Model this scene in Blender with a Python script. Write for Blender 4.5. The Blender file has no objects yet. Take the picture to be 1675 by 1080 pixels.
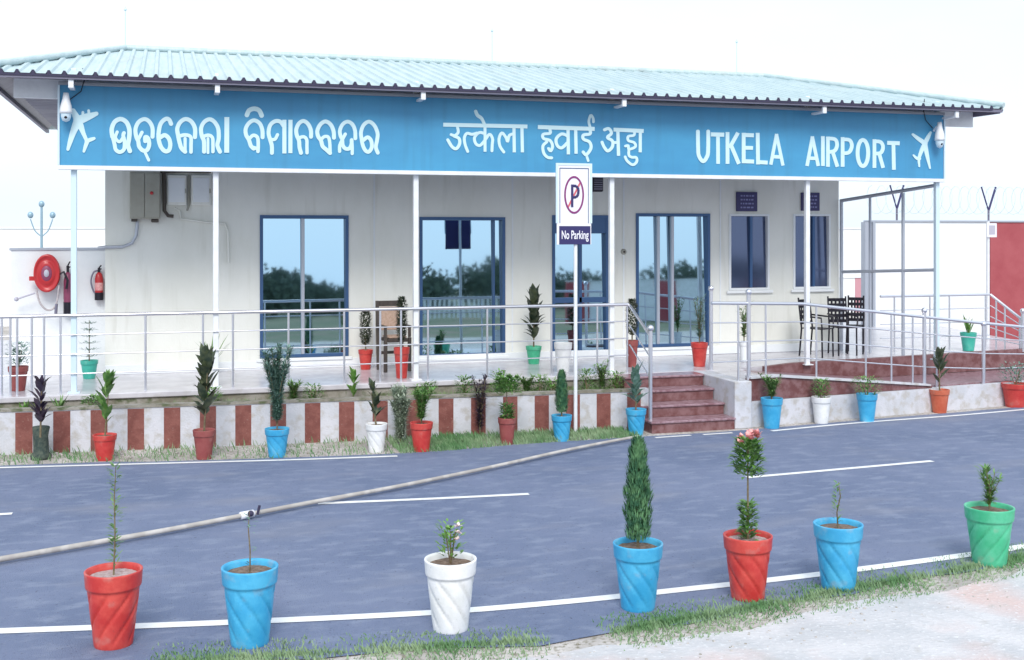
import bpy, math, random
from mathutils import Vector, Matrix
random.seed(7)
SC = bpy.context.scene
COL = SC.collection
R = math.radians
# ------------------------------------------------------------------ camera, world, sun, exposure
FPX, CU, CV, H = 1880.0, 837.5, 378.0, 2.6          # focal length in photo pixels, principal column, horizon row, eye height
cam = bpy.data.cameras.new('camera'); co = bpy.data.objects.new('camera', cam); COL.objects.link(co)
co.location = (0, 0, H); co.rotation_euler = (R(90), 0, -R(16.83))
cam.sensor_width = 36; cam.lens = 36 * FPX / 1675; cam.shift_y = -162 / 1675
cam.clip_start = 0.1; cam.clip_end = 3000
SC.camera = co
SUN_EL, SUN_AZ = R(42), R(192)
w = bpy.data.worlds.new('World'); SC.world = w; w.use_nodes = True
nt = w.node_tree; bgn = nt.nodes['Background']
sky = nt.nodes.new('ShaderNodeTexSky'); sky.sky_type = 'NISHITA'; sky.sun_disc = False
sky.sun_elevation = SUN_EL; sky.sun_rotation = SUN_AZ; sky.dust_density = 3.0
tc = nt.nodes.new('ShaderNodeTexCoord'); nz = nt.nodes.new('ShaderNodeTexNoise')
nz.inputs['Scale'].default_value = 2.2; nz.inputs['Detail'].default_value = 5
mp = nt.nodes.new('ShaderNodeMapping'); mp.inputs['Scale'].default_value = (1, 1, 3)
cr = nt.nodes.new('ShaderNodeValToRGB')
cr.color_ramp.elements[0].position = .35; cr.color_ramp.elements[0].color = (.80, .80, .80, 1)
cr.color_ramp.elements[1].position = .65; cr.color_ramp.elements[1].color = (.96, .96, .96, 1)
mx = nt.nodes.new('ShaderNodeMixRGB'); mx.inputs[2].default_value = (6.7, 7.6, 8.5, 1)
nt.links.new(tc.outputs['Generated'], mp.inputs[0]); nt.links.new(mp.outputs[0], nz.inputs['Vector'])
nt.links.new(nz.outputs[0], cr.inputs[0]); nt.links.new(cr.outputs[0], mx.inputs[0])
nt.links.new(sky.outputs[0], mx.inputs[1]); nt.links.new(mx.outputs[0], bgn.inputs[0])
bgn.inputs[1].default_value = 0.1
sl = bpy.data.lights.new('sun', 'SUN'); sl.energy = 1.5; sl.angle = R(24); sl.color = (1, .96, .9)
so = bpy.data.objects.new('sun', sl); COL.objects.link(so)
so.rotation_euler = (math.pi / 2 - SUN_EL, 0, math.pi - SUN_AZ)
SC.view_settings.view_transform = 'Standard'; SC.view_settings.look = 'None'
SC.view_settings.exposure = 0.70; SC.view_settings.gamma = 1
SC.cycles.max_bounces = 8

# ------------------------------------------------------------------ photo geometry helpers (rays from the eye to real planes)
FX, FY = math.sin(R(16.83)), math.cos(R(16.83))
def ray(u, v):
    a = (u - CU) / FPX
    return Vector((FX + FY * a, FY - FX * a, -(v - CV) / FPX))
def onY(u, v, Y):
    d = ray(u, v); t = Y / d.y
    return Vector((d.x * t, Y, H + d.z * t))
def onZ(u, v, z=0.0):
    d = ray(u, v); t = (z - H) / d.z
    return Vector((d.x * t, d.y * t, z))
def dist(p): return p[0] * FX + p[1] * FY

# ------------------------------------------------------------------ materials
MATS = {}
def mat(name, col, rough=.6, metal=0, col2=None, scale=8, detail=4, bump=0, bscale=60, spec=.5, lo=.4, hi=.6, stretch=None, coat=0, trans=0):
    if name in MATS: return MATS[name]
    m = bpy.data.materials.new(name); m.use_nodes = True; n = m.node_tree; b = n.nodes['Principled BSDF']
    b.inputs['Base Color'].default_value = (*col, 1); b.inputs['Roughness'].default_value = rough
    b.inputs['Metallic'].default_value = metal; b.inputs['Specular IOR Level'].default_value = spec
    b.inputs['Coat Weight'].default_value = coat
    t = n.nodes.new('ShaderNodeTexCoord'); src = t.outputs['Object']
    if stretch:
        q = n.nodes.new('ShaderNodeMapping'); q.inputs['Scale'].default_value = stretch
        n.links.new(src, q.inputs[0]); src = q.outputs[0]
    if col2:
        z = n.nodes.new('ShaderNodeTexNoise'); z.inputs['Scale'].default_value = scale; z.inputs['Detail'].default_value = detail
        z.inputs['Roughness'].default_value = .62
        r = n.nodes.new('ShaderNodeValToRGB')
        r.color_ramp.elements[0].position = lo; r.color_ramp.elements[0].color = (*col, 1)
        r.color_ramp.elements[1].position = hi; r.color_ramp.elements[1].color = (*col2, 1)
        n.links.new(src, z.inputs['Vector']); n.links.new(z.outputs[0], r.inputs[0]); n.links.new(r.outputs[0], b.inputs['Base Color'])
    if bump:
        z2 = n.nodes.new('ShaderNodeTexNoise'); z2.inputs['Scale'].default_value = bscale; z2.inputs['Detail'].default_value = 6
        bp = n.nodes.new('ShaderNodeBump'); bp.inputs['Strength'].default_value = bump; bp.inputs['Distance'].default_value = .02
        n.links.new(src, z2.inputs['Vector']); n.links.new(z2.outputs[0], bp.inputs['Height']); n.links.new(bp.outputs[0], b.inputs['Normal'])
    MATS[name] = m
    return m
def layered(name, colA, colB, colC, s1, s2, rough=.85, bump=.3, bscale=80, st2=None):
    """two noises: large blotches (A-B) with fine flecks of C"""
    m = mat(name, colA, rough, 0, colB, s1, 5, bump, bscale)
    n = m.node_tree; b = n.nodes['Principled BSDF']; old = b.inputs['Base Color'].links[0].from_socket
    t = n.nodes.new('ShaderNodeTexCoord'); z = n.nodes.new('ShaderNodeTexNoise'); z.inputs['Scale'].default_value = s2; z.inputs['Detail'].default_value = 8
    src = t.outputs['Object']
    if st2:
        q = n.nodes.new('ShaderNodeMapping'); q.inputs['Scale'].default_value = st2; n.links.new(src, q.inputs[0]); src = q.outputs[0]
    r = n.nodes.new('ShaderNodeValToRGB'); r.color_ramp.elements[0].position = .5; r.color_ramp.elements[1].position = .66
    x = n.nodes.new('ShaderNodeMixRGB'); x.inputs[2].default_value = (*colC, 1)
    n.links.new(src, z.inputs['Vector']); n.links.new(z.outputs[0], r.inputs[0]); n.links.new(r.outputs[0], x.inputs[0])
    n.links.new(old, x.inputs[1]); n.links.new(x.outputs[0], b.inputs['Base Color'])
    return m
M_wall = mat('wall_paint', (.74, .74, .69), .8, 0, (.80, .80, .76), 1.1, 6, .08, 40, stretch=(1, 1, .45))
M_white = mat('white_paint', (.80, .82, .86), .45, 0, (.72, .74, .78), 5, 4)
M_wall2 = mat('white_lime_wash', (.74, .77, .80), .85, 0, (.80, .82, .84), 1.5, 6, .1, 30)
M_sign = mat('sign_blue', (.052, .265, .49), .45, 0, (.062, .315, .55), .8, 4, stretch=(.5, 1, 1.4))
M_letter = mat('letter_white', (.58, .78, .84), .5)
M_trim = mat('pale_trim', (.62, .76, .86), .35, .1)
M_roof = mat('roof_sheet', (.42, .53, .56), .5, .0, (.50, .60, .62), 2.5, 6, stretch=(6, .5, 1))
M_under = mat('roof_underside', (.22, .21, .26), .6, .2, (.3, .29, .34), 3)
M_dark = mat('dark_parts_and_shade', (.035, .03, .07), .7)
M_purlin = mat('purlin_grey', (.20, .19, .26), .5, .4)
M_soffit = mat('soffit_sheet', (.42, .41, .46), .6, .1, (.5, .49, .53), 4, 3, stretch=(.2, 6, 1))
M_steel = mat('stainless', (.74, .74, .80), .28, .85)
M_steel2 = mat('galvanised', (.45, .48, .55), .4, .5)
M_frame = mat('blue_aluminium', (.05, .11, .24), .4, .4)
M_glass = mat('blue_reflective_glass', (.42, .60, .74), .015, 1.0)
for m_ in (M_glass,):
    n_ = m_.node_tree; z_ = n_.nodes.new('ShaderNodeTexNoise'); z_.inputs['Scale'].default_value = 1.1; z_.inputs['Detail'].default_value = 2
    t_ = n_.nodes.new('ShaderNodeTexCoord'); p_ = n_.nodes.new('ShaderNodeBump'); p_.inputs['Strength'].default_value = .022; p_.inputs['Distance'].default_value = .05
    n_.links.new(t_.outputs['Object'], z_.inputs['Vector']); n_.links.new(z_.outputs[0], p_.inputs['Height']); n_.links.new(p_.outputs[0], n_.nodes['Principled BSDF'].inputs['Normal'])
    r_ = n_.nodes.new('ShaderNodeMapRange'); r_.inputs[3].default_value = .01; r_.inputs[4].default_value = .04; n_.links.new(z_.outputs[0], r_.inputs[0]); n_.links.new(r_.outputs[0], n_.nodes['Principled BSDF'].inputs['Roughness'])
M_glass2 = mat('dark_tinted_glass', (.09, .12, .22), .06, .55, spec=.8)
M_floor = mat('veranda_tile', (.50, .48, .52), .25, 0, (.60, .58, .62), 3, 5)
M_slab = layered('weathered_concrete', (.20, .18, .14), (.33, .31, .28), (.10, .12, .06), 3, 9, .9, .5, 30)
M_stripe = mat('brick_red_paint', (.18, .055, .045), .75, 0, (.24, .085, .07), 9, 6, .3, 50)
M_kerbw = layered('lime_white', (.52, .53, .57), (.60, .60, .65), (.47, .45, .44), 3, 9, .85, .3, 50)
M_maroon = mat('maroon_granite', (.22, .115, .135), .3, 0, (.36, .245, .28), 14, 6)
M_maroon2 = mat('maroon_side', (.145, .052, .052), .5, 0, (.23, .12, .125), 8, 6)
M_soil = layered('soil', (.16, .12, .09), (.26, .21, .16), (.08, .10, .04), 5, 20, .95, .8, 40)
M_dirt = layered('pale_dirt', (.38, .35, .33), (.56, .52, .50), (.22, .20, .15), 2.2, 26, .95, .7, 35)
M_road = layered('asphalt', (.140, .178, .290), (.180, .216, .335), (.215, .255, .37), .7, 5.5, .8, .8, 120, (.7, 1.4, 1))
def add_flecks(m, scale, colr, lo, hi, stretch=(1, 1, 1)):
    n = m.node_tree; b = n.nodes['Principled BSDF']; old = b.inputs['Base Color'].links[0].from_socket
    t = n.nodes.new('ShaderNodeTexCoord'); q = n.nodes.new('ShaderNodeMapping'); q.inputs['Scale'].default_value = stretch
    z = n.nodes.new('ShaderNodeTexNoise'); z.inputs['Scale'].default_value = scale; z.inputs['Detail'].default_value = 4
    r = n.nodes.new('ShaderNodeValToRGB'); r.color_ramp.elements[0].position = lo; r.color_ramp.elements[1].position = hi
    r.color_ramp.elements[1].color = (.75, .75, .75, 1)
    x = n.nodes.new('ShaderNodeMixRGB'); x.inputs[2].default_value = (*colr, 1)
    n.links.new(t.outputs['Object'], q.inputs[0]); n.links.new(q.outputs[0], z.inputs['Vector']); n.links.new(z.outputs[0], r.inputs[0])
    n.links.new(r.outputs[0], x.inputs[0]); n.links.new(old, x.inputs[1]); n.links.new(x.outputs[0], b.inputs['Base Color'])
add_flecks(M_road, 70, (.24, .26, .33), .60, .72); add_flecks(M_road, 45, (.05, .06, .10), .62, .75); add_flecks(M_road, .55, (.26, .27, .33), .56, .80, (1, 2.5, 1))
M_line = mat('road_line', (.80, .80, .80), .6, 0, (.60, .62, .66), 16, 7, lo=.5, hi=.78)
M_paver = layered('pale_paving', (.47, .47, .49), (.57, .555, .57), (.58, .45, .43), 1.8, 1.0, .9, .5, 30)
add_flecks(M_paver, 7, (.40, .38, .36), .58, .78); add_flecks(M_paver, 30, (.66, .66, .68), .58, .7)
M_field = layered('far_field', (.09, .12, .06), (.15, .16, .09), (.21, .16, .12), .15, .6, .95)
M_red = mat('pot_red', (.50, .035, .032), .42, 0, (.60, .075, .06), 6, 5, .1, 60)
M_red2 = mat('pot_brick', (.26, .055, .055), .6, 0, (.32, .09, .08), 6, 5)
M_blue = mat('pot_blue', (.035, .33, .60), .42, 0, (.07, .42, .68), 6, 5, .1, 60)
M_wht = mat('pot_white', (.72, .73, .73), .5, 0, (.82, .82, .84), 6, 5, .1, 60)
M_grn = mat('pot_green', (.05, .42, .22), .42, 0, (.10, .50, .30), 6, 5, .1, 60)
M_teal = mat('pot_teal', (.04, .38, .30), .45, 0, (.07, .45, .36), 6, 5)
M_orange = mat('pot_orange', (.50, .10, .05), .5, 0, (.58, .15, .08), 6, 5)
for m_ in (M_red, M_blue, M_wht, M_grn, M_red2, M_teal, M_orange): add_flecks(m_, 7, (.42, .36, .32), .60, .92); add_flecks(m_, 40, (.10, .07, .06), .66, .9)
M_potsoil = mat('pot_soil', (.13, .085, .06), .95, 0, (.24, .17, .13), 30, 6, .8, 60)
M_pinksoil = mat('pot_soil_pale', (.36, .26, .25), .95, 0, (.50, .42, .42), 30, 6, .8, 60)
M_stem = mat('stem', (.13, .09, .05), .8, 0, (.20, .17, .10), 30)
M_leaf = mat('leaf_green', (.07, .19, .04), .5, 0, (.17, .32, .08), 14, 3)
M_leafb = mat('leaf_bright', (.10, .25, .04), .5, 0, (.20, .36, .09), 14, 3)
M_leafd = mat('leaf_dark', (.03, .05, .028), .45, 0, (.09, .11, .055), 12, 3)
M_leafp = mat('leaf_purple', (.035, .025, .05), .4, 0, (.08, .05, .08), 12, 3)
M_cyp = mat('cypress_green', (.035, .13, .065), .7, 0, (.12, .27, .12), 14, 3)
M_blueg = mat('leaf_blue_green', (.09, .19, .14), .55, 0, (.20, .32, .27), 16, 3)
M_pale = mat('leaf_pale', (.28, .36, .26), .6, 0, (.46, .52, .42), 16, 3)
M_weed = mat('weed_green', (.09, .20, .05), .6, 0, (.19, .32, .11), 10, 3)
M_grass = mat('grass_green', (.08, .20, .07), .7, 0, (.24, .34, .19), 1.6, 6)
add_flecks(M_wall, 2.2, (.50, .49, .42), .56, .95, (3, 1, .3)); add_flecks(M_sign, 2.0, (.05, .22, .38), .52, .9, (4, 1, .35)); add_flecks(M_roof, 3, (.38, .42, .42), .58, .85, (1, .3, 1)); add_flecks(M_floor, 5, (.38, .36, .34), .58, .8); add_flecks(M_kerbw, 3, (.36, .34, .32), .6, .95, (1.5, 1.5, .5)); add_flecks(M_stripe, 30, (.36, .22, .19), .62, .8)
M_pink = mat('petal_pink', (.70, .25, .26), .5, 0, (.78, .42, .40), 30)
M_petalw = mat('petal_white', (.80, .66, .66), .5)
M_black = mat('black_metal', (.015, .013, .022), .4, .3)
M_wood = mat('dark_wood', (.045, .035, .03), .5, 0, (.07, .055, .045), 20, 5, stretch=(1, 1, .1))
M_tan = mat('tan_cane', (.40, .27, .20), .7, 0, (.48, .34, .27), 40)
M_box = mat('beige_box', (.33, .32, .27), .5, 0, (.37, .36, .31), 4)
M_fire = mat('fire_red', (.48, .025, .03), .3)
M_fired = mat('hub_dark_red', (.24, .05, .11), .4)
M_grey = mat('grey_plastic', (.45, .44, .52), .5)
M_hose = mat('hose_grey', (.40, .36, .38), .6, 0, (.50, .45, .46), 30)
M_pipe = layered('bamboo_pipe', (.36, .33, .31), (.46, .43, .40), (.52, .49, .47), 3, 6, .7, .15)
M_navy = mat('navy_panel', (.03, .025, .12), .4)
M_navyt = mat('navy_text', (.22, .22, .45), .5)
M_redwall = mat('red_wall_paint', (.33, .06, .075), .75, 0, (.38, .085, .10), 1.2, 6)
M_maroonp = mat('sign_maroon', (.22, .03, .16), .4)
M_signw = mat('sign_white', (.80, .79, .84), .4)
M_signred = mat('sign_red', (.6, .12, .15), .4)
M_lamp = mat('lamp_metal', (.30, .45, .55), .4, .3)
M_frosted = mat('frosted_glass', (.55, .68, .75), .4)
M_trunk = mat('bark', (.10, .07, .05), .9, 0, (.16, .12, .09), 12)
M_tree = mat('tree_foliage', (.055, .085, .07), .9, 0, (.10, .14, .10), 2, 3)

# ------------------------------------------------------------------ mesh builder
class MB:
    def __init__(s): s.v = []; s.f = []; s.m = []; s.cur = 0; s.sm = []
    def q(s, *pts, smooth=False):
        i = len(s.v); s.v += [tuple(p) for p in pts]; s.f.append(tuple(range(i, i + len(pts)))); s.m.append(s.cur); s.sm.append(smooth)
    def mesh(s, vs, fs, smooth=False):
        i = len(s.v); s.v += [tuple(p) for p in vs]
        for f in fs: s.f.append(tuple(i + k for k in f)); s.m.append(s.cur); s.sm.append(smooth)
    def hexa(s, p):   # 8 points: bottom 4 ccw, top 4 ccw
        s.mesh(p, [(3, 2, 1, 0), (4, 5, 6, 7), (0, 1, 5, 4), (1, 2, 6, 5), (2, 3, 7, 6), (3, 0, 4, 7)])
    def box(s, x0, x1, y0, y1, z0, z1, bev=0):
        if bev <= 0 or min(x1 - x0, y1 - y0, z1 - z0) < 2.2 * bev:
            s.hexa([(x0, y0, z0), (x1, y0, z0), (x1, y1, z0), (x0, y1, z0), (x0, y0, z1), (x1, y0, z1), (x1, y1, z1), (x0, y1, z1)]); return
        rings = []
        for (z, d) in ((z0, bev), (z0 + bev, 0), (z1 - bev, 0), (z1, bev)):
            a, b, c, e = x0 + d, x1 - d, y0 + d, y1 - d; k = bev
            rings.append([(a + k, c, z), (b - k, c, z), (b, c + k, z), (b, e - k, z), (b - k, e, z), (a + k, e, z), (a, e - k, z), (a, c + k, z)])
        vs = sum(rings, []); fs = [tuple(reversed(range(8))), tuple(range(24, 32))]
        for r in range(3):
            for k in range(8): fs.append((r * 8 + k, r * 8 + (k + 1) % 8, r * 8 + 8 + (k + 1) % 8, r * 8 + 8 + k))
        s.mesh(vs, fs)
    def prism(s, poly, z0, z1):   # poly of (x,y) or (x,y,z0,z1)
        n = len(poly); s.mesh([(p[0], p[1], z0) for p in poly] + [(p[0], p[1], z1) for p in poly],
               [tuple(reversed(range(n))), tuple(range(n, 2 * n))] + [(i, (i + 1) % n, n + (i + 1) % n, n + i) for i in range(n)])
    def tube(s, pts, r, seg=8, cap=True, smooth=True):
        pts = [Vector(p) for p in pts]; n = len(pts); rs = r if isinstance(r, (list, tuple)) else [r] * n
        t0 = (pts[1] - pts[0]).normalized(); a = t0.orthogonal().normalized(); rings = []
        for i, p in enumerate(pts):
            t = (pts[min(i + 1, n - 1)] - pts[max(i - 1, 0)]).normalized()
            a = (a - t * a.dot(t)); a = a.normalized() if a.length > 1e-6 else t.orthogonal().normalized()
            b = t.cross(a)
            rings += [p + (a * math.cos(k * 2 * math.pi / seg) + b * math.sin(k * 2 * math.pi / seg)) * rs[i] for k in range(seg)]
        fs = []
        for i in range(n - 1):
            for k in range(seg): fs.append((i * seg + k, i * seg + (k + 1) % seg, (i + 1) * seg + (k + 1) % seg, (i + 1) * seg + k))
        s.mesh(rings, fs, smooth)
        if cap:
            s.mesh(rings[:seg], [tuple(reversed(range(seg)))]); s.mesh(rings[-seg:], [tuple(range(seg))])
    def lathe(s, prof, c=(0, 0, 0), seg=24, axis='z', smooth=True, flute=None):
        vs = []; n = len(prof)
        for (r, z) in prof:
            for k in range(seg):
                a = 2 * math.pi * k / seg; rr = r
                if flute: rr = r * flute(a, z)
                x, y = rr * math.cos(a), rr * math.sin(a)
                vs.append({'z': (c[0] + x, c[1] + y, c[2] + z), 'y': (c[0] + x, c[1] + z, c[2] + y), 'x': (c[0] + z, c[1] + x, c[2] + y)}[axis])
        fs = [(i * seg + k, i * seg + (k + 1) % seg, (i + 1) * seg + (k + 1) % seg, (i + 1) * seg + k) for i in range(n - 1) for k in range(seg)]
        s.mesh(vs, fs, smooth)
    def ball(s, c, r, seg=12, sz=1):
        s.lathe([(max(r * math.sin(math.pi * i / 8), 1e-4), -r * sz * math.cos(math.pi * i / 8)) for i in range(9)], c, seg)
    def leaf(s, p, d, L, W, droop=.2, up=None):
        d = Vector(d).normalized(); p = Vector(p)
        side = d.cross(Vector((0, 0, 1)) if up is None else up)
        if side.length < .1: side = d.cross(Vector((random.uniform(-1, 1), random.uniform(-1, 1), .1)))
        side.normalize(); nn = side.cross(d)
        m1 = p + d * L * .35 - Vector((0, 0, droop * L * .1)); m2 = p + d * L * .7 - Vector((0, 0, droop * L * .45)); e = p + d * L - Vector((0, 0, droop * L))
        f = nn * W * .12
        s.mesh([p, m1 + side * W * .5 + f, m1, m1 - side * W * .5 + f, m2 + side * W * .38 + f, m2, m2 - side * W * .38 + f, e],
               [(0, 1, 2), (0, 2, 3), (1, 4, 5, 2), (2, 5, 6, 3), (4, 7, 5), (5, 7, 6)], True)
    def build(s, name, mats, parent=None, loc=None):
        me = bpy.data.meshes.new(name); me.from_pydata(s.v, [], s.f)
        if not isinstance(mats, (list, tuple)): mats = [mats]
        for m in mats: me.materials.append(m)
        for p, mi, sm in zip(me.polygons, s.m, s.sm): p.material_index = mi; p.use_smooth = sm
        me.update()
        o = bpy.data.objects.new(name, me); COL.objects.link(o)
        if parent: o.parent = parent
        if loc: o.location = loc
        return o
def tag(o, label=None, cat=None, group=None, kind=None):
    if label: o['label'] = label
    if cat: o['category'] = cat
    if group: o['group'] = group
    if kind: o['kind'] = kind
    return o
def thing(name, label, cat, loc=(0, 0, 0), rz=0, group=None):
    o = bpy.data.objects.new(name, None); COL.objects.link(o); o.location = loc; o.rotation_euler = (0, 0, rz)
    o.empty_display_size = .1
    return tag(o, label, cat, group)
def B(name, m, parent, *a, bev=0, **k):
    b = MB(); b.box(*a, bev=bev); return b.build(name, m, parent)
def T(name, m, parent, pts, r, seg=10):
    b = MB(); b.tube(pts, r, seg); return b.build(name, m, parent)
def struct(o): o['kind'] = 'structure'; return o
def copy_tree(o, parent=None):
    c = o.copy(); COL.objects.link(c); c.parent = parent
    for ch in list(o.children): copy_tree(ch, c)
    return c

# ------------------------------------------------------------------ key dimensions (metres)
ZP = .62                      # veranda floor
YE, ZE = 14.5, 4.45           # front eave
YW = 16.75                    # front wall
YS = 14.93                    # face of the name board
YF = 14.85                    # front edge of the veranda floor

# ------------------------------------------------------------------ setting
def interp(pts, n):
    out = []
    for i in range(len(pts) - 1):
        p0, p1, p2, p3 = pts[max(i - 1, 0)], pts[i], pts[i + 1], pts[min(i + 2, len(pts) - 1)]
        for k in range(n):
            t = k / n
            out.append(tuple(.5 * (2 * b + (c - a) * t + (2 * a - 5 * b + 4 * c - d) * t * t + (3 * b - a - 3 * c + d) * t ** 3) for a, b, c, d in zip(p0, p1, p2, p3)))
    out.append(tuple(pts[-1])); return out
b = MB(); N = 40
b.q((-400, -5, 0), (400, -5, 0), (400, 600, 0), (-400, 600, 0))
struct(b.build('ground', M_dirt))
b = MB(); b.q((-400, -400, -.004), (400, -400, -.004), (400, -5, -.004), (-400, -5, -.004))
struct(b.build('field', M_field))
far_px = [(0, 763), (240, 756.5), (480, 749.5), (700, 740), (860, 727), (1080, 713.5), (1200, 706), (1400, 689), (1675, 667)]
near_px = [(0, 1110), (400, 1082), (880, 1054), (1010, 1038), (1150, 1014), (1400, 968), (1675, 915)]
far = [tuple(onZ(u, v)[:2]) for u, v in far_px]; near = [tuple(onZ(u, v)[:2]) for u, v in near_px]
far = [(-60, 17.2), (-12, 14.6)] + far + [(16, 14.3), (60, 17)]
near = [(-60, 11), (-12, 8.2)] + near + [(10, 8.4), (16, 9.2), (60, 12)]
F_, N_ = interp(far, 8), interp(near, 8)
F_ = sorted(F_); N_ = sorted(N_)
def yat(L, x):
    for a, c in zip(L, L[1:]):
        if a[0] <= x <= c[0]: return a[1] + (c[1] - a[1]) * (x - a[0]) / max(c[0] - a[0], 1e-6)
    return L[0][1] if x < L[0][0] else L[-1][1]
xs = [-60, -40, -25, -15] + [-10 + i * .35 for i in range(90)] + [25, 40, 60]
def strip(name, ya, yb, z, m, x0=-60, x1=60):
    b = MB(); X = [x0] + [x for x in xs if x0 < x < x1] + [x1]
    vs = []; 
    for x in X: vs += [(x, ya(x), z), (x, yb(x), z)]
    b.mesh(vs, [(2 * i, 2 * i + 2, 2 * i + 3, 2 * i + 1) for i in range(len(X) - 1)])
    return b.build(name, m)
struct(strip('road', lambda x: yat(N_, x) + .035 * math.sin(x * 5) + .02 * math.sin(x * 13), lambda x: yat(F_, x), .008, M_road))
# pale paving in front of the road (where the photographer stands)
struct(strip('paving', lambda x: 2.0, lambda x: yat(N_, x) - .22 + .06 * math.sin(x * 3.1) + .04 * math.sin(x * 8), .004, M_paver, -8, 25))
def linestrip(px, wd, x_ext=None, nseg=6):
    P = [onZ(u, v, .012) for u, v in px]; P = [(p.x, p.y) for p in P]
    P = interp(P, nseg)
    if x_ext: P = x_ext[0] + P + x_ext[1]
    b = MB(); vs = []
    for i, p in enumerate(P):
        q = Vector(P[min(i + 1, len(P) - 1)]) - Vector(P[max(i - 1, 0)]); n = Vector((-q.y, q.x)).normalized() * wd / 2
        vs += [(p[0] - n.x, p[1] - n.y, .012), (p[0] + n.x, p[1] + n.y, .012)]
    b.mesh(vs, [(2 * i, 2 * i + 2, 2 * i + 3, 2 * i + 1) for i in range(len(P) - 1)])
    return b
struct(linestrip([(0, 1032), (350, 1019), (690, 1003), (900, 986.5), (1100, 966), (1350, 938), (1600, 905), (1700, 889.5), (1850, 866)], .105,
        ([(-60, 13), (-10, 9.1)], [(14, 9.9), (60, 14)])).build('edge_line', M_line))
struct(linestrip([(0, 765), (240, 758.5), (480, 752), (650, 746)], .07, ([(-60, 17), (-12, 14.5)], [])).build('verge_line', M_line))
struct(linestrip([(1072, 716), (1130, 712)], .06).build('verge_line', M_line))
struct(linestrip([(1150, 711), (1198, 708)], .06).build('verge_line', M_line))
struct(linestrip([(1262, 705), (1400, 692), (1560, 680), (1675, 670)], .07, ([], [(16, 14.2), (60, 16.8)])).build('verge_line', M_line))
for px in ([(-330, 858), (-150, 850), (20, 840)], [(520, 823.5), (700, 816), (865, 808)], [(1222, 781), (1380, 767), (1525, 754)]):
    struct(linestrip(px, .08).build('centre_dash', M_line))

# ------------------------------------------------------------------ terminal building
bld = thing('terminal_building', 'small cream airport terminal with blue framed glazing under a pale ribbed hip roof', 'building', (5, 18, 0))
def P_(o): # keep world placement when parenting to the building empty
    o.location = Vector(o.location) - Vector(bld.location) if o.parent == bld else o.location; return o
def bb(name, m, *a, **k): return P_(B(name, m, bld, *a, **k))
XL, XR = onY(172, 400, YW).x, onY(1372, 400, YW).x
wins = []
for (u0, v0, u1, v1, kind) in ((425, 352, 570, 582, 'a'), (686, 355, 826, 581, 'b'), (903, 352, 995, 593, 'c'), (1040, 349, 1161, 565, 'd'), (1192, 350, 1258, 474, 't'), (1297, 350, 1358, 472, 't')):
    a = onY(u0, v0, YW); c = onY(u1, v1, YW)
    wins.append((a.x, c.x, max(c.z, ZP + .02) if kind == 'c' else c.z, a.z, kind))
# front wall with real openings
b = MB(); xe = [XL]
ztop = 4.75
for (x0, x1, z0, z1, k) in wins: xe += [x0, x1]
xe.append(XR)
for i in range(0, len(xe), 2): b.box(xe[i], xe[i + 1], YW, YW + .2, .0, ztop)
for (x0, x1, z0, z1, k) in wins:
    b.box(x0, x1, YW, YW + .2, .0, z0); b.box(x0, x1, YW, YW + .2, z1, ztop)
b.box(XL, XL + .2, YW + .2, 22.2, 0, ztop); b.box(XR - .2, XR, YW + .2, 22.2, 0, ztop); b.box(XL, XR, 22.2, 22.4, 0, ztop)
P_(b.build('wall', M_wall, bld))
# thin panel joints
for u in (612, 1020, 838, 1178):
    x = onY(u, 400, YW).x; bb('wall_joint', M_wall2, x - .012, x + .012, YW - .008, YW - .001, ZP + .15, 4.3)
bb('skirting', M_wall2, XL, XR, YW - .03, YW - .002, ZP, ZP + .13, bev=.005)
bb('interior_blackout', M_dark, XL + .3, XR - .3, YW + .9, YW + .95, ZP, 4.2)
for (x0, x1, z0, z1, k) in wins:
    fr = .045 if k != 't' else .035; yf = YW - .02; b = MB()
    fm = M_frame if k != 't' else M_wall2
    b.box(x0, x0 + fr, yf, YW + .08, z0, z1); b.box(x1 - fr, x1, yf, YW + .08, z0, z1)
    b.box(x0 + fr, x1 - fr, yf, YW + .08, z1 - fr, z1); b.box(x0 + fr, x1 - fr, yf, YW + .08, z0, z0 + fr)
    wdw = P_(b.build('window' if k != 'c' else 'door', fm, bld))
    if k in 'abd': wdw['label'] = 'blue framed sliding glazed panel'
    W = x1 - x0; ms = {'a': [.48], 'b': [.87], 'c': [.5], 'd': [.30, .49], 't': [.55]}[k]
    ed = [x0 + fr] + [x0 + W * m for m in ms] + [x1 - fr]
    for i in range(len(ed) - 1):
        b = MB(); yo = YW + .02 + .016 * (i % 2); tlt = .05 * (z1 - z0) / 2.1
        b.q((ed[i] , yo, z0 + fr), (ed[i + 1], yo, z0 + fr), (ed[i + 1], yo + tlt, z1 - fr), (ed[i], yo + tlt, z1 - fr))
        b.build('pane', M_glass2 if k == 't' else M_glass, wdw)
    for m in ms:
        b = MB(); xm = x0 + W * m; mw = .012 if k == 'b' else .024; b.box(xm - mw, xm + mw, YW - .012, YW + .06, z0 + fr, z1 - fr, bev=.004)
        b.build('mullion', M_steel2 if k in 'ad' else M_frame, wdw)
    if k == 'c':
        b = MB(); b.box(x0 + fr, x1 - fr, YW - .012, YW + .05, z1 - .28, z1 - fr)
        b.build('header', M_frame, wdw)
        b = MB(); b.box(x0 + fr, x1 - fr, YW - .012, YW + .05, z0 + .85, z0 + .93); b.build('push_bar', M_frame, wdw)
    else:
        b = MB(); b.box(x0 - .05, x1 + .05, YW - .05, YW - .022, z0 - .05, z0 - .004, bev=.006)
        b.build('sill', M_wall2, wdw)
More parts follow.
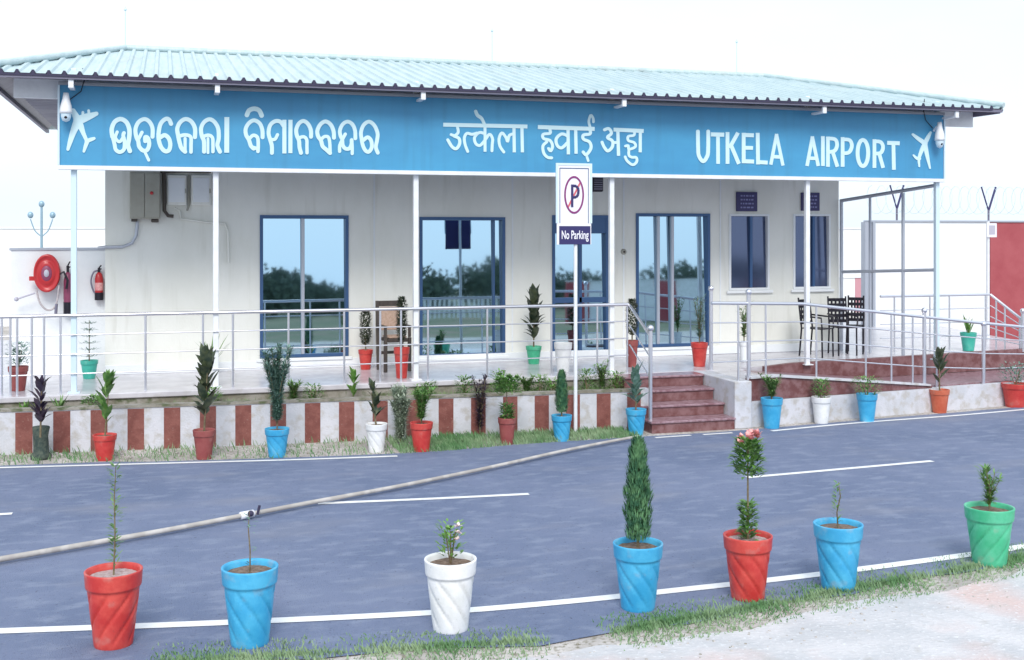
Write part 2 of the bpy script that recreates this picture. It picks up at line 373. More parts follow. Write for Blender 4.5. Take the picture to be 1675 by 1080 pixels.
# ticket notices above the two right hand windows
for k, (u0, v0, u1, v1) in enumerate(((1205, 314, 1239, 346), (1311, 315, 1341, 345))):
    a = onY(u0, v0, YW - .03); c = onY(u1, v1, YW - .03); rt = thing('notice_board', ('small dark navy notice on the wall over the wider, left ticket window', 'small dark navy notice half hidden behind a white post over the right ticket window')[k], 'notice', ((a.x + c.x) / 2, YW, c.z))
    hw = (c.x - a.x) / 2; hh = a.z - c.z
    B('board', M_navy, rt, -hw, hw, -.03, -.002, 0, hh, bev=.004)
    b = MB()
    for r in range(4):
        zz = hh * (.80 - r * .2); xx = -hw * .62
        while xx < hw * .6:
            l = random.uniform(.02, .06); b.box(xx, min(xx + l, hw * .68), -.034, -.0305, zz - .012, zz + .012); xx += l + .018
    b.build('text_lines', M_navyt, rt)
# platform (veranda floor) and its weathered edge
XPL, XPR = -9.0, onY(1216, 600, YF).x
b = MB(); b.box(XPL, XPR, YF - .03, 22.6, ZP - .07, ZP, bev=.01); P_(b.build('veranda_floor', M_floor, bld))
b = MB(); b.box(XPL, XPR - .01, YF, YF + .15, 0, ZP - .07); P_(b.build('platform_edge', M_slab, bld))
# posts
posts = []
for u in (121, 353, 680, 1000, 1320, 1532):
    a = onY(u, 400, 15.02)
    b = MB(); b.box(-.034, .034, -.034, .034, ZP, ZE + .14, bev=.006)
    b.box(-.07, .07, -.07, .07, ZP, ZP + .012)
    p = b.build('post', M_white if u not in (121, 1532) else M_trim, bld, (a.x - 5, 15.02 - 18, 0)); posts.append(a.x)
# roof
YR, ZR, YB = 18.5, 5.36, 22.5
xA, xB = onY(-38, 115, YE).x, onY(1642, 172, YE).x
rA, rB = onY(205, 85, YR).x, onY(1250, 120, YR).x
def ytop(x):
    if x < rA: return YE + (x - xA) / (rA - xA) * (YR - YE)
    if x > rB: return YE + (xB - x) / (xB - rB) * (YR - YE)
    return YR
SLP = (ZR - ZE) / (YR - YE)
pitch = .172; RH = .028
def prof_x(x0, x1):
    out = []; x = x0
    while x < x1 - .01:
        for d, h in ((0, 0), (.052, 0), (.068, 1), (.104, 1), (.120, 0)):
            if x + d < x1: out.append((x + d, h))
        x += pitch
    out.append((x1, 0)); return out
b = MB(); pr = prof_x(xA, xB)
bk = sorted(set([rA, rB])); vs = []
for x, h in pr:
    yt = max(ytop(x), YE + .001); vs += [(x, YE, ZE + h * RH), (x, yt, ZE + SLP * (yt - YE) + h * RH)]
b.mesh(vs, [(2 * i, 2 * i + 2, 2 * i + 3, 2 * i + 1) for i in range(len(pr) - 1)])
roof = P_(b.build('roof', M_roof, bld))
vs = []                                                       # back slope
b = MB()
b.q((xA, YB, ZE), (rA, YR, ZR), (rB, YR, ZR), (xB, YB, ZE))
def side(xe_, xr_):
    n = int((YB - YE) / pitch); vs = []; L = []
    y = YE
    while y < YB:
        for d, h in ((0, 0), (.052, 0), (.068, 1), (.104, 1), (.120, 0)):
            if y + d < YB: L.append((y + d, h))
        y += pitch
    L.append((YB, 0))
    for y, h in L:
        t = 1 - abs(y - YR) / (YR - YE); t = max(t, 0)
        vs += [(xe_, y, ZE + h * RH), (xe_ + (xr_ - xe_) * t, y, ZE + (ZR - ZE) * t + h * RH)]
    b.mesh(vs, [(2 * i, 2 * i + 2, 2 * i + 3, 2 * i + 1) for i in range(len(L) - 1)])
side(xA, rA); side(xB, rB)
b.build('hip_and_rear_sheets', M_roof, roof, )
# ridge & hip caps
b = MB(); rr = []
for (p, q) in (((rA, YR, ZR), (rB, YR, ZR)), ((xA, YE, ZE + .02), (rA, YR, ZR)), ((xB, YE, ZE + .02), (rB, YR, ZR))):
    b.tube([Vector(p) + Vector((0, 0, .035)), Vector(q) + Vector((0, 0, .035))], .045, 6)
b.build('ridge_cap', M_roof, roof)
# under-layer and dark combs that stand in for shade in the open rib ends
b = MB(); dz = -.012
b.q((xA + .03, YE + .02, ZE + dz), (xB - .03, YE + .02, ZE + dz), (rB, YR, ZR + dz), (rA, YR, ZR + dz))
b.q((xA + .03, YE + .02, ZE + dz), (rA, YR, ZR + dz), (xA + .03, YB - .02, ZE + dz))
b.q((xB - .03, YE + .02, ZE + dz), (xB - .03, YB - .02, ZE + dz), (rB, YR, ZR + dz))
b.build('roof_lining', M_soffit, roof)
def comb(pairs, fixed, ax, d0, d1):
    vs = []; fs = []
    for (p, hh) in pairs:
        zt_ = ZE + (RH + .012 if hh else -.006)
        for dd in (d0, d1):
            for z in (ZE - .03, zt_): vs.append((p, fixed + dd, z) if ax == 'x' else (fixed + dd, p, z))
    for i in range(len(pairs) - 1):
        A, C = 4 * i, 4 * i + 4; fs += [(A, C, C + 1, A + 1), (A + 2, A + 3, C + 3, C + 2), (A + 1, C + 1, C + 3, A + 3), (A, A + 2, C + 2, C)]
    b = MB(); b.mesh(vs, fs); return b
pr2 = []; x = xA
while x < xB - .15: pr2 += [(x, 0), (x + .062, 0), (x + .072, 1), (x + .100, 1), (x + .110, 0)]; x += pitch
comb(pr2, YE, 'x', -.004, .008).build('eave_rib_shade', M_dark, roof)
for xx_ in (xA, xB):
    pr2 = []; y = YE + .02
    while y < YR: pr2 += [(y, 0), (y + .04, 0), (y + .05, 1), (y + .12, 1), (y + .13, 0)]; y += pitch
    comb(pr2, xx_, 'y', -.006, .006).build('eave_rib_shade', M_dark, roof)
b = MB(); b.box(xA + .01, xB - .01, YE + .012, YE + .05, ZE - .055, ZE - .014); b.build('eave_purlin', M_purlin, roof)
b = MB()
for yy in (YE + .28,): b.box(xA + .2, xB - .2, yy, yy + .05, ZE - .02, ZE + .04)
b.build('inner_purlin', M_dark, roof)
b = MB(); b.box(xA + .02, xA + .07, YE + .05, YB - .05, ZE - .07, ZE - .014); b.box(xB - .07, xB - .02, YE + .05, YB - .05, ZE - .07, ZE - .014)
b.build('side_purlin', M_purlin, roof)
# horizontal soffit under veranda roof, ribbed sheet
b = MB(); zs = 4.34
xa, xb = onY(22, 150, 15.1).x, onY(1592, 190, 15.1).x
b.box(xa, xb, 15.25, YB - .3, zs, zs + .015)
y = 15.3
while y < YB - .5: b.box(xa, xb, y, y + .03, zs - .02, zs - .001); y += .22
P_(b.build('veranda_ceiling', M_soffit, bld))
b = MB(); b.box(xa, xb, 15.10, 15.16, 4.22, 4.46, bev=.006)
P_(b.build('white_beam', M_white, bld))
for x in posts:
    b = MB(); b.box(-.028, .028, .021, .30, -.02, .01); b.box(-.03, .03, -.02, .02, -.025, .074, bev=.003); b.build('bracket', M_white, bld, (x - 5, 14.555 - 18, 4.32))
# lightning rods on the ridge
for u, v0, ht in ((205, 85, 1.0), (805, 98, .95), (1205, 118, 1.0)):
    x = onY(u, v0, YR).x
    b = MB(); b.tube([(x, YR, ZR), (x, YR, ZR + ht * .66)], .006, 6); b.ball((x, YR, ZR + ht * .62), .022, 8)
    b.build('lightning_rod', M_frosted, roof)

# ------------------------------------------------------------------ name board
SX0, SX1 = onY(98, 200, YS).x, onY(1543, 230, YS).x
sz0, sz1 = 3.40, 4.37
sb = thing('name_board', 'long blue board with white lettering in three scripts along the veranda front', 'sign', ((SX0 + SX1) / 2, YS, sz0))
def SP(o): o.location = Vector(o.location) - Vector(sb.location); return o
SP(B('panel', M_sign, sb, SX0, SX1, YS, YS + .05, sz0, sz1))
b = MB(); b.box(SX0 - .02, SX1 + .02, YS - .018, YS + .055, sz0 - .055, sz0 - .002, bev=.004); SP(b.build('lower_trim', M_white, sb))
b = MB(); b.box(SX0 - .02, SX1 + .02, YS - .018, YS + .055, sz1 + .002, sz1 + .045, bev=.004); SP(b.build('upper_trim', M_steel2, sb))
b = MB(); b.box(SX0 - .025, SX0 - .002, YS - .018, YS + .055, sz0, sz1); b.box(SX1 + .002, SX1 + .025, YS - .018, YS + .055, sz0, sz1); SP(b.build('end_trim', M_trim, sb))
_k = [0]
def ribbon(b, pts, w, ox, oy, sc, curve=True, loop=False):
    """stroke traced in crop coordinates -> raised stroke on the board face"""
    _k[0] += 1; dy = .007 + .0004 * (_k[0] % 11)
    n = len(pts); ws = list(w) if isinstance(w, (list, tuple)) else [w] * n
    if curve and n > 2:
        P = interp([(p[0], p[1], ww) for p, ww in zip(pts, ws)], 5)
    else:
        P = [(p[0], p[1], ww) for p, ww in zip(pts, ws)]
    L = []; n = len(P)
    # round caps
    def cap(p, q):
        d = Vector((p[0] - q[0], p[1] - q[1])).normalized(); r = p[2] / 2
        return [(p[0] + d.x * r * k, p[1] + d.y * r * k, p[2] * math.sqrt(max(1 - (k) ** 2, .02))) for k in (.4, .75, .98)]
    if curve and not loop: P = list(reversed(cap(P[0], P[1]))) + P + cap(P[-1], P[-2]); n = len(P)
    vs = []
    for i, p in enumerate(P):
        a = Vector(P[max(i - 1, 0)][:2]); c = Vector(P[min(i + 1, n - 1)][:2])
        if loop: a = Vector(P[i - 1 if i else n - 2][:2]); c = Vector(P[(i + 1) if i < n - 1 else 1][:2])
        t = (c - a); t = t.normalized() if t.length > 1e-6 else Vector((1, 0)); nn = Vector((-t.y, t.x)) * p[2] / 2
        for sg in (1, -1):
            dd_ = dy + .003 * i / n
            q = onY(ox + (p[0] + sg * nn.x) / sc, oy + (p[1] + sg * nn.y) / sc, YS - dy)
            vs += [(q.x, YS - dd_, q.z), (q.x, YS + .002, q.z)]
    fs = []
    for i in range(n - 1):
        A, C = 4 * i, 4 * i + 4
        fs += [(A, A + 2, C + 2, C), (A + 1, A, C, C + 1), (A + 2, A + 3, C + 3, C + 2)]
    if not loop: fs += [(0, 1, 3, 2), (4 * n - 4, 4 * n - 2, 4 * n - 1, 4 * n - 3)]
    b.mesh(vs, fs)
def word(name, strokes, ox, oy, sc):
    b = MB()
    for s in strokes:
        pts, w = s[0], s[1]; fl = s[2] if len(s) > 2 else 'c'
        ribbon(b, pts, w, ox, oy, sc, curve=fl != 's', loop=fl == 'l')
    return SP(b.build(name, M_letter, sb))
word('aircraft_emblem', [([(175, 190), (230, 300), (280, 400), (330, 530), (385, 650)], [70, 105, 95, 62, 50]),
    ([(240, 340), (340, 300), (440, 265), (520, 235)], [130, 120, 90, 60]), ([(240, 360), (180, 500), (135, 640), (100, 760)], [130, 95, 70, 45]),
    ([(375, 640), (440, 615), (485, 600)], [60, 55, 45]), ([(385, 640), (360, 710), (335, 790)], [65, 55, 38]),
    ([(320, 265), (320, 215)], 40), ([(410, 240), (405, 190)], 40)], 100, 160, 9)
W = 66
word('letter', [([(755, 570), (745, 460), (790, 355), (875, 315), (960, 360), (1005, 470), (1000, 600), (985, 700), (1012, 785)], W),
    ([(755, 560), (785, 680), (805, 765), (865, 800), (925, 760), (935, 660), (915, 560), (925, 520)], 56), ([(825, 505), (800, 590), (860, 650), (920, 570)], 46)], 100, 160, 9)
word('letter', [([(1345, 575), (1345, 450), (1300, 355), (1225, 315), (1140, 360), (1095, 460), (1105, 570), (1135, 640), (1150, 720), (1205, 778), (1265, 770), (1297, 690), (1280, 600), (1240, 580), (1238, 640)], 60),
    ([(1190, 510), (1140, 610)], 50), ([(1240, 815), (1290, 920)], 42)], 100, 160, 9)
word('letter', [([(448, 385), (420, 325), (370, 312), (300, 375), (270, 480), (265, 600), (295, 715), (355, 785), (415, 775), (437, 690), (415, 600), (355, 552), (290, 585)], 62)], 230, 160, 9)
word('letter', [([(800, 580), (800, 450), (745, 350), (660, 315), (580, 365), (540, 455), (550, 545), (572, 650), (600, 740), (655, 795)], 62),
    ([(570, 565), (660, 548), (738, 580), (742, 700), (742, 800)], 52), ([(655, 600), (655, 790)], 46)], 230, 160, 9)
word('letter', [([(1168, 795), (1130, 700), (1150, 600), (1142, 455), (1085, 355), (1010, 318), (930, 365), (890, 455), (900, 560), (932, 640), (935, 795)], 60),
    ([(925, 570), (1000, 552), (1058, 590), (1065, 700), (1065, 795)], 50), ([(992, 600), (992, 810)], 40)], 230, 160, 9)
word('letter', [([(1270, 285), (1268, 810)], 72, 's')], 230, 160, 9)
W = 70
word('letter', [([(150, 305), (190, 225), (280, 195), (365, 225), (410, 315)], 82), ([(427, 700), (422, 570), (375, 455), (280, 400), (190, 445), (130, 545), (135, 655), (185, 745), (220, 850), (270, 900)], W),
    ([(190, 730), (260, 665), (335, 700), (350, 820), (345, 950)], 62), ([(235, 870), (330, 900)], 60)], 390, 160, 10.8)
word('letter', [([(592, 975), (590, 850), (560, 740), (532, 620), (562, 485), (650, 415), (740, 425), (800, 500)], W), ([(812, 390), (812, 985)], 72, 's'), ([(600, 740), (650, 730), (690, 655)], 58)], 390, 160, 10.8)
word('letter', [([(920, 390), (918, 980)], 72, 's')], 390, 160, 10.8)
word('letter', [([(1283, 690), (1280, 575), (1230, 465), (1150, 412), (1070, 455), (1022, 560), (1032, 665), (1070, 760), (1080, 880), (1105, 975)], W),
    ([(1055, 715), (1150, 690), (1205, 740), (1210, 860), (1212, 975)], 58)], 390, 160, 10.8)
word('letter', [([(500, 600), (492, 480), (440, 365), (350, 312), (262, 362), (208, 470), (218, 570), (270, 650), (300, 750), (370, 815), (430, 870)], W),
    ([(275, 630), (330, 580), (400, 590), (425, 690), (432, 870)], 58)], 500, 170, 10.8)
word('letter', [([(878, 610), (872, 470), (825, 362), (740, 315), (655, 362), (605, 470), (615, 565), (645, 630), (655, 730), (700, 790), (770, 790), (808, 720), (812, 640)], 66),
    ([(600, 840), (602, 740), (645, 640), (700, 535)], 58), ([(815, 640), (822, 760), (822, 880)], 56)], 500, 170, 10.8)
word('letter', [([(1275, 865), (1240, 765), (1262, 640), (1270, 520), (1215, 385), (1120, 315), (1025, 375), (978, 500), (988, 625), (1012, 740), (1060, 830), (1120, 845), (1168, 765), (1155, 650), (1095, 590), (1025, 640)], 66)], 500, 170, 10.8)
h = 46
word('word', [([(100, 335), (1450, 365)], 62, 's'), ([(620, 120), (650, 185), (715, 235), (765, 340)], [52, 56, 52, 46]),
    ([(330, 385), (338, 460), (285, 510), (225, 495)], h), ([(275, 520), (350, 555), (362, 640), (310, 720), (240, 690), (172, 580)], h + 4),
    ([(492, 765), (450, 655), (438, 545), (480, 475), (560, 490), (640, 470)], h), ([(770, 380), (770, 770)], h, 's'),
    ([(765, 480), (680, 462), (602, 540), (622, 640), (690, 668), (765, 590), (840, 490), (890, 560), (885, 650), (880, 755)], h),
    ([(1072, 775), (1010, 680), (995, 560), (1040, 468), (1105, 540), (1132, 605), (1160, 510), (1230, 480)], h), ([(1235, 380), (1240, 780)], h + 4, 's'), ([(1363, 380), (1370, 780)], h + 4, 's')], 715, 170, 9.82)
word('word', [([(88, 335), (905, 362)], 58, 's'), ([(262, 375), (262, 425), (165, 440), (168, 500), (262, 530), (298, 610), (272, 680), (240, 645)], 42), ([(215, 550), (160, 610), (172, 710), (225, 770), (285, 780)], 42),
    ([(522, 380), (527, 730)], h, 's'), ([(520, 465), (430, 435), (352, 505), (365, 600), (430, 636), (515, 560)], 44), ([(632, 370), (638, 720)], h, 's'),
    ([(842, 385), (838, 435), (745, 450), (745, 510), (830, 550), (852, 640), (785, 735), (740, 695)], 44), ([(785, 735), (812, 820)], 36),
    ([(845, 350), (822, 255), (848, 165), (882, 205), (888, 260)], 36)], 870, 170, 8.816)
word('word', [([(1048, 375), (1110, 358), (1148, 425), (1090, 485), (1160, 535), (1160, 620), (1095, 680), (1040, 620), (1012, 555)], 44), ([(1150, 555), (1240, 560)], 40, 's'), ([(1240, 380), (1250, 750)], h, 's'),
    ([(1180, 372), (1612, 392)], 56, 's'), ([(1482, 410), (1470, 455), (1392, 470), (1392, 530), (1475, 560), (1492, 620), (1400, 655), (1390, 605), (1350, 610)], 38),
    ([(1400, 650), (1400, 740), (1440, 770), (1505, 775), (1512, 835), (1455, 880), (1375, 825), (1345, 765)], 38), ([(1565, 390), (1562, 700)], 44, 's')], 870, 170, 8.816)
L7 = {'U': [([(115, 150), (118, 400), (130, 540), (200, 632), (268, 540), (280, 400), (280, 150)], 60)], 'T': [([(325, 197), (538, 203)], 66, 's'), ([(438, 200), (440, 672)], 58, 's')],
    'K': [([(592, 160), (592, 672)], 60, 's'), ([(762, 170), (625, 415)], 60, 's'), ([(650, 375), (775, 672)], 62, 's')],
    'E': [([(852, 172), (852, 662)], 60, 's'), ([(830, 206), (1016, 212)], 64, 's'), ([(850, 412), (1002, 416)], 60, 's'), ([(830, 628), (1018, 636)], 64, 's')],
    'L': [([(1078, 172), (1084, 682)], 60, 's'), ([(1060, 642), (1238, 652)], 62, 's')], 'A': [([(1290, 685), (1385, 190)], 52, 's'), ([(1380, 190), (1485, 700)], 52, 's'), ([(1325, 555), (1440, 562)], 56, 's')]}
for k_, st in L7.items(): word('letter', st, 1130, 200, 9.853)
L8 = [[([(130, 462), (188, 150)], 36, 's'), ([(184, 150), (248, 462)], 36, 's'), ([(150, 380), (232, 382)], 36, 's')], [([(297, 148), (297, 462)], 38, 's')],
    [([(350, 152), (350, 470)], 38, 's'), ([(350, 172), (425, 182), (446, 240), (420, 302), (350, 315)], 38), ([(400, 315), (450, 470)], 38, 's')],
    [([(505, 158), (505, 470)], 38, 's'), ([(505, 182), (578, 190), (602, 250), (572, 318), (505, 328)], 38)],
    [([(718 + 56 * math.sin(a), 325 - 138 * math.cos(a)) for a in [i * math.pi / 8 for i in range(17)]], 40, 'l')],
    [([(840, 180), (840, 482)], 38, 's'), ([(840, 202), (905, 210), (930, 262), (908, 322), (840, 332)], 38), ([(890, 332), (932, 482)], 38, 's')],
    [([(975, 218), (1106, 223)], 42, 's'), ([(1040, 220), (1045, 502)], 38, 's')]]
for st in L8: word('letter', st, 1300, 200, 6.442)
word('aircraft_emblem', [([(1432, 108), (1400, 170), (1350, 270), (1310, 380), (1312, 465)], [24, 42, 42, 30, 18]), ([(1245, 130), (1310, 180), (1375, 225)], [26, 42, 50]),
    ([(1370, 220), (1395, 350), (1425, 485)], [50, 40, 18]), ([(1315, 385), (1285, 380), (1252, 350)], [34, 30, 20])], 1300, 200, 6.442)

# two dome cameras on the board ends
def dome_cam(u, v0, v1, label, sg):
    a = onY(u, v0, YS - .14); c = onY(u, v1, YS - .14); hh = a.z - c.z
    t = thing('security_camera', label, 'camera', (a.x, YS - .14, c.z), 0, 'dome cameras on the board ends')
    b = MB(); b.lathe([(.001, hh), (.03, hh), (.04, hh * .8), (.065, hh * .55), (.072, hh * .38), (.072, hh * .3), (.001, hh * .3)], seg=20); b.build('housing', M_white, t)
    b = MB(); b.lathe([(.06, hh * .3), (.058, hh * .18), (.04, hh * .05), (.001, 0)], seg=20); b.build('dome', M_trim, t)
    b = MB(); b.ball((0, -.035, hh * .17), .026, 10); b.build('lens', M_black, t)
    b = MB(); b.tube([(0, .139, hh * .7), (0, .06, hh * .85), (0, 0, hh * .8)], .018, 8); b.build('bracket', M_white, t)
    b = MB(); b.tube([(.03 * sg, .125, hh * .8), (.16 * sg, .12, hh * 1.1), (.2 * sg, .12, hh * 1.5), (.18 * sg, .12, hh * 1.9)], .006, 6); b.build('cable', M_black, t)
dome_cam(108, 152, 200, 'white dome camera over the left aircraft emblem of the blue board', 1)
dome_cam(1537, 200, 243, 'white dome camera at the right end of the blue board', -1)

# black box hanging below the board, bell push on the wall
a = onY(975, 283, 15.4)
t = thing('loudspeaker', 'small black box hanging below the board behind the parking sign', 'speaker', (a.x, 15.4, a.z - .27))
B('cabinet', M_black, t, -.07, .09, -.06, .08, 0, .27, bev=.01); B('hanging_bracket', M_purlin, t, -.02, .02, -.01, .01, .27, .95)
b = MB()
for k in range(7): b.box(-.055, .075, -.064, -.0605, .03 + k * .032, .045 + k * .032)
b.build('grille', M_purlin, t)
a = onY(1020, 412, YW)
t = thing('bell_push', 'small brown round bell push on the cream wall right of the door', 'bell', (a.x, YW, a.z))
b = MB(); b.lathe([(.001, -.03), (.03, -.028), (.045, -.015), (.048, -.001)], seg=16, axis='y'); b.build('base', M_box, t)
b = MB(); b.lathe([(.001, -.042), (.016, -.04), (.018, -.03)], seg=12, axis='y'); b.build('button', M_wood, t)

# meter box and conduit on the wall
a = onY(212, 281, YW - .2); c = onY(262, 358, YW - .2)
t = thing('meter_cabinet', 'grey beige double door electrical cabinet high on the left of the wall', 'electrical box', (a.x, YW, c.z)); hw = c.x - a.x; hh = a.z - c.z
B('cabinet', M_box, t, 0, hw, -.17, -.001, 0, hh, bev=.006)
B('door', M_box, t, .01, hw * .48, -.185, -.172, .02, hh - .02, bev=.004); B('door', M_box, t, hw * .5, hw - .01, -.185, -.172, .02, hh - .02, bev=.004)
b = MB(); b.lathe([(.001, -.21), (.02, -.208), (.024, -.19), (.024, -.186)], (hw * .72, 0, hh * .55), 14, 'y'); b.build('handle', M_fire, t)
b = MB(); b.box(.02, .1, -.15, -.03, -.04, -.002); b.box(hw - .12, hw - .02, -.15, -.03, -.05, -.002, bev=.01); b.build('cable_gland', M_wood, t)
a = onY(272, 285, YW - .08); c = onY(305, 336, YW - .08)
for k, (u0, u1) in enumerate(((273, 305), (313, 345))):
    a = onY(u0, 286, YW - .08); c = onY(u1, 336, YW - .08)
    t = thing('junction_box', ('pale square junction box, the one next to the beige cabinet', 'pale square junction box, the one next to the white post')[k], 'junction box', ((a.x + c.x) / 2, YW, c.z), 0, 'junction boxes high on the left of the wall')
    hw = (c.x - a.x) / 2; hh = a.z - c.z
    B('case', M_wall, t, -hw, hw, -.08, -.001, 0, hh, bev=.012); B('cover', M_wall2, t, -hw * .82, hw * .82, -.088, -.082, hh * .1, hh * .9, bev=.002)
    B('latch', M_box, t, hw * .84, hw * .97, -.095, -.082, hh * .4, hh * .55)
def pipe_on_wall(name, pts, r, m, label, cat, off=.03, Y=YW):
    P = [onY(u, v, Y - off) for u, v in pts]; o = MB(); o.tube(P, r, 8)
    return tag(o.build(name, m), label, cat)
pipe_on_wall('conduit', [(225, 362), (223, 385), (216, 398), (200, 404), (172, 404.5), (160, 406)], .022, M_steel2, 'grey conduit bending down from the cabinet to the wall corner', 'pipe')
pipe_on_wall('cable', [(268, 282), (269, 345), (275, 353), (284, 354)], .026, M_wood, 'thick dark cable dropping right beside the beige cabinet', 'cable', .1)
pipe_on_wall('cable', [(285, 340), (294, 345), (296, 358), (340, 364), (368, 366), (373, 378), (374, 430)], .016, M_wall, 'thin cream conduit running from the junction boxes down past the post', 'pipe')
pipe_on_wall('cable', [(262, 281), (300, 280), (345, 281)], .022, M_wood, 'dark cable looping along the top of the junction boxes', 'cable', .05)
pipe_on_wall('cable', [(309, 286), (309, 336), (306, 345)], .014, M_box, 'thin grey wire between the two pale junction boxes', 'cable', .03)

# ------------------------------------------------------------------ left side: low wall with hose reel and extinguishers
YL = 17.0
a = onY(18, 410, YL); c = onY(171, 410, YL)
t = thing('side_wall', 'low white wall joining the left end of the building', 'wall', (a.x, YL, 0))
B('wall', M_wall2, t, 0, XL - a.x - .01, 0, .15, 0, a.z); B('coping', M_steel2, t, -.02, XL - a.x - .012, -.02, .17, a.z, a.z + .035, bev=.005)
def hose_reel(u, v, rx):
    a = onY(u, v, YL - .16); t = thing('hose_reel', 'red fire hose reel mounted on the low white wall', 'hose reel', (a.x, YL - .16, a.z))
    r = rx * dist(a) / FPX; S = 1.55
    def L(b, prof, seg=36):
        i0 = len(b.v); b.lathe(prof, (0, 0, 0), seg, 'y'); b.v[i0:] = [(x, y, z * S) for x, y, z in b.v[i0:]]
    b = MB(); L(b, [(r * .40, -.072), (r * .6, -.078), (r * .62, -.070), (r * .84, -.070), (r * .86, -.078), (r * .97, -.078), (r, -.068), (r, -.045), (r * .9, -.04), (r * .9, .04), (r, .045), (r, .065), (r * .3, .07)]); b.build('drum', M_fire, t)
    b = MB(); L(b, [(.001, -.085), (r * .36, -.083), (r * .40, -.078), (r * .44, -.060)]); b.build('hub', M_fired, t)
    b = MB(); L(b, [(.001, -.10), (r * .16, -.10), (r * .2, -.09)]); b.build('axle_cap', M_grey, t)
    b = MB(); b.tube([(r * .8, -.03, -r * .2), (r * 1.3, -.05, r * .1), (r * 1.6, -.05, -r * .6), (r * 1.5, -.05, -r * 1.3)], .016, 8); b.build('hose', M_black, t)
    b = MB(); P = [(-r * .8, -.06, -r * 1.2), (-r * .5, -.07, -r * 2.4), (r * .1, -.07, -r * 3.0), (r * .7, -.07, -r * 2.6), (r * .95, -.07, -r * 1.0)]; b.tube(interp(P, 6), .013, 8); b.build('hose', M_hose, t)
    b = MB(); b.tube([(r * .75, -.07, -r * 2.5), (r * .7, -.07, -r * 3.3)], .02, 8); b.build('nozzle', M_purlin, t)
    b = MB(); b.tube([(-r * .9, -.03, -r * 1.6), (-r * 2.2, -.03, -r * 2.05)], .012, 6); b.ball((-r * 2.3, -.03, -r * 2.08), .03, 8); b.build('valve_arm', M_grey, t)
    b = MB(); b.box(-.05, .05, .07, .16, -.2, .2); b.box(-r * 1.35, -r * .95, -.02, .03, -r * .6, -r * .25); b.build('bracket', M_fire, t)
hose_reel(77, 447, 20)
def extinguisher(u, v0, v1, Y, m, label, hose):
    a = onY(u, v0, Y); c = onY(u, v1, Y); hh = a.z - c.z; r = .055
    t = thing('fire_extinguisher', label, 'extinguisher', (a.x, Y, c.z), 0, 'fire extinguishers hung left of the building')
    b = MB(); b.lathe([(.001, 0), (r * .95, 0), (r, .02), (r, hh * .62), (r * .75, hh * .74), (r * .35, hh * .8), (.001, hh * .8)], seg=18); b.build('cylinder', m, t)
    b = MB(); b.lathe([(r + .003, 0), (r + .003, hh * .22)], seg=18); b.build('base_band', M_black, t)
    b = MB(); b.lathe([(r + .002, hh * .28), (r + .002, hh * .5)], seg=18); b.build('label_band', M_pink if hose else M_fired, t)
    b = MB(); b.box(-.018, .018, -.02, .02, hh * .8, hh * .92); b.tube([(0, -.02, hh * .92), (.03, -.03, hh)], .01, 6); b.tube([(0, -.02, hh * .88), (.035, -.03, hh * .9)], .008, 6); b.build('valve', M_black, t)
    if hose:
        b = MB(); b.tube(interp([(0, 0, hh * .85), (-.07, -.01, hh * .8), (-.105, -.01, hh * .55), (-.08, -.01, hh * .3), (-.05, -.02, hh * .2)], 5), .011, 8); b.build('hose', M_purlin, t)
extinguisher(162, 434, 491, YL - .07, M_fire, 'red extinguisher with looped hose near the building corner', True)
extinguisher(111, 428, 513, YL - .1, M_fired, 'taller crimson extinguisher right beside the hose reel', False)

# lamp post far behind the low wall
a = onY(68, 330, 24); c = onY(68, 420, 24)
t = thing('street_lamp', 'slim lamp post with three round lamps rising behind the left wall', 'lamp post', (a.x, 24, 0))
T('pole', M_lamp, t, [(0, 0, 0), (0, 0, a.z - .1)], [.035, .022], 8)
gz = onY(68, 350, 24).z
for dx, vz in ((-.2, 352), (.2, 352), (0, 334)):
    z = onY(68, vz, 24).z; b = MB()
    if dx: b.tube(interp([(0, 0, z - .42), (dx * .6, 0, z - .3), (dx, 0, z - .08)], 4), .012, 6); b.build('arm', M_lamp, t)
    b = MB(); b.ball((dx, 0, z), .055, 12, 1.2); b.build('lamp_globe', M_lamp, t)
# far boundary walls
def bwall(name, label, x0, x1, Y, hgt, mats, first, panel):
    t = thing(name, label, 'wall', (x0, Y, 0)); x = 0; k = first
    while x < x1 - x0 - .01:
        e = min(x + panel, x1 - x0); B('panel', mats[k % len(mats)], t, x + .003, e - .003, 0, .2, 0, hgt); k += 1; x = e
    B('coping', M_wall2, t, 0, x1 - x0, -.03, .23, hgt, hgt + .05)
    return t
bwall('boundary_wall', 'long pale boundary wall far off behind the building', -60, 60, 34, 2.66, [M_wall2, M_wall2], 0, 6)
YB2 = 20.6
xw0 = onY(1424, 400, YB2).x; xw1 = onY(1618, 400, YB2).x
zt = onY(1618, 364, YB2).z
t = thing('boundary_wall', 'tall white and crimson boundary wall topped with wire at the right edge', 'wall', (xw0, YB2, 0))
B('panel', M_wall2, t, 0, xw1 - xw0 - .03, 0, .2, 0, zt)['label'] = 'white painted panel'
B('panel', M_redwall, t, xw1 - xw0 + .03, xw1 - xw0 + 4.5, 0, .2, 0, zt)['label'] = 'crimson painted panel'
B('panel', M_wall2, t, xw1 - xw0 + 4.5, xw1 - xw0 + 9, 0, .2, 0, zt)['label'] = 'white painted panel'
B('coping', M_steel2, t, -.02, xw1 - xw0 + 9, -.03, .23, zt, zt + .04, bev=.006)
B('jamb', M_steel2, t, -.16, -.06, -.05, .1, 0, zt)
B('jamb', M_steel2, t, .02, .08, -.06, -.01, 0, zt)
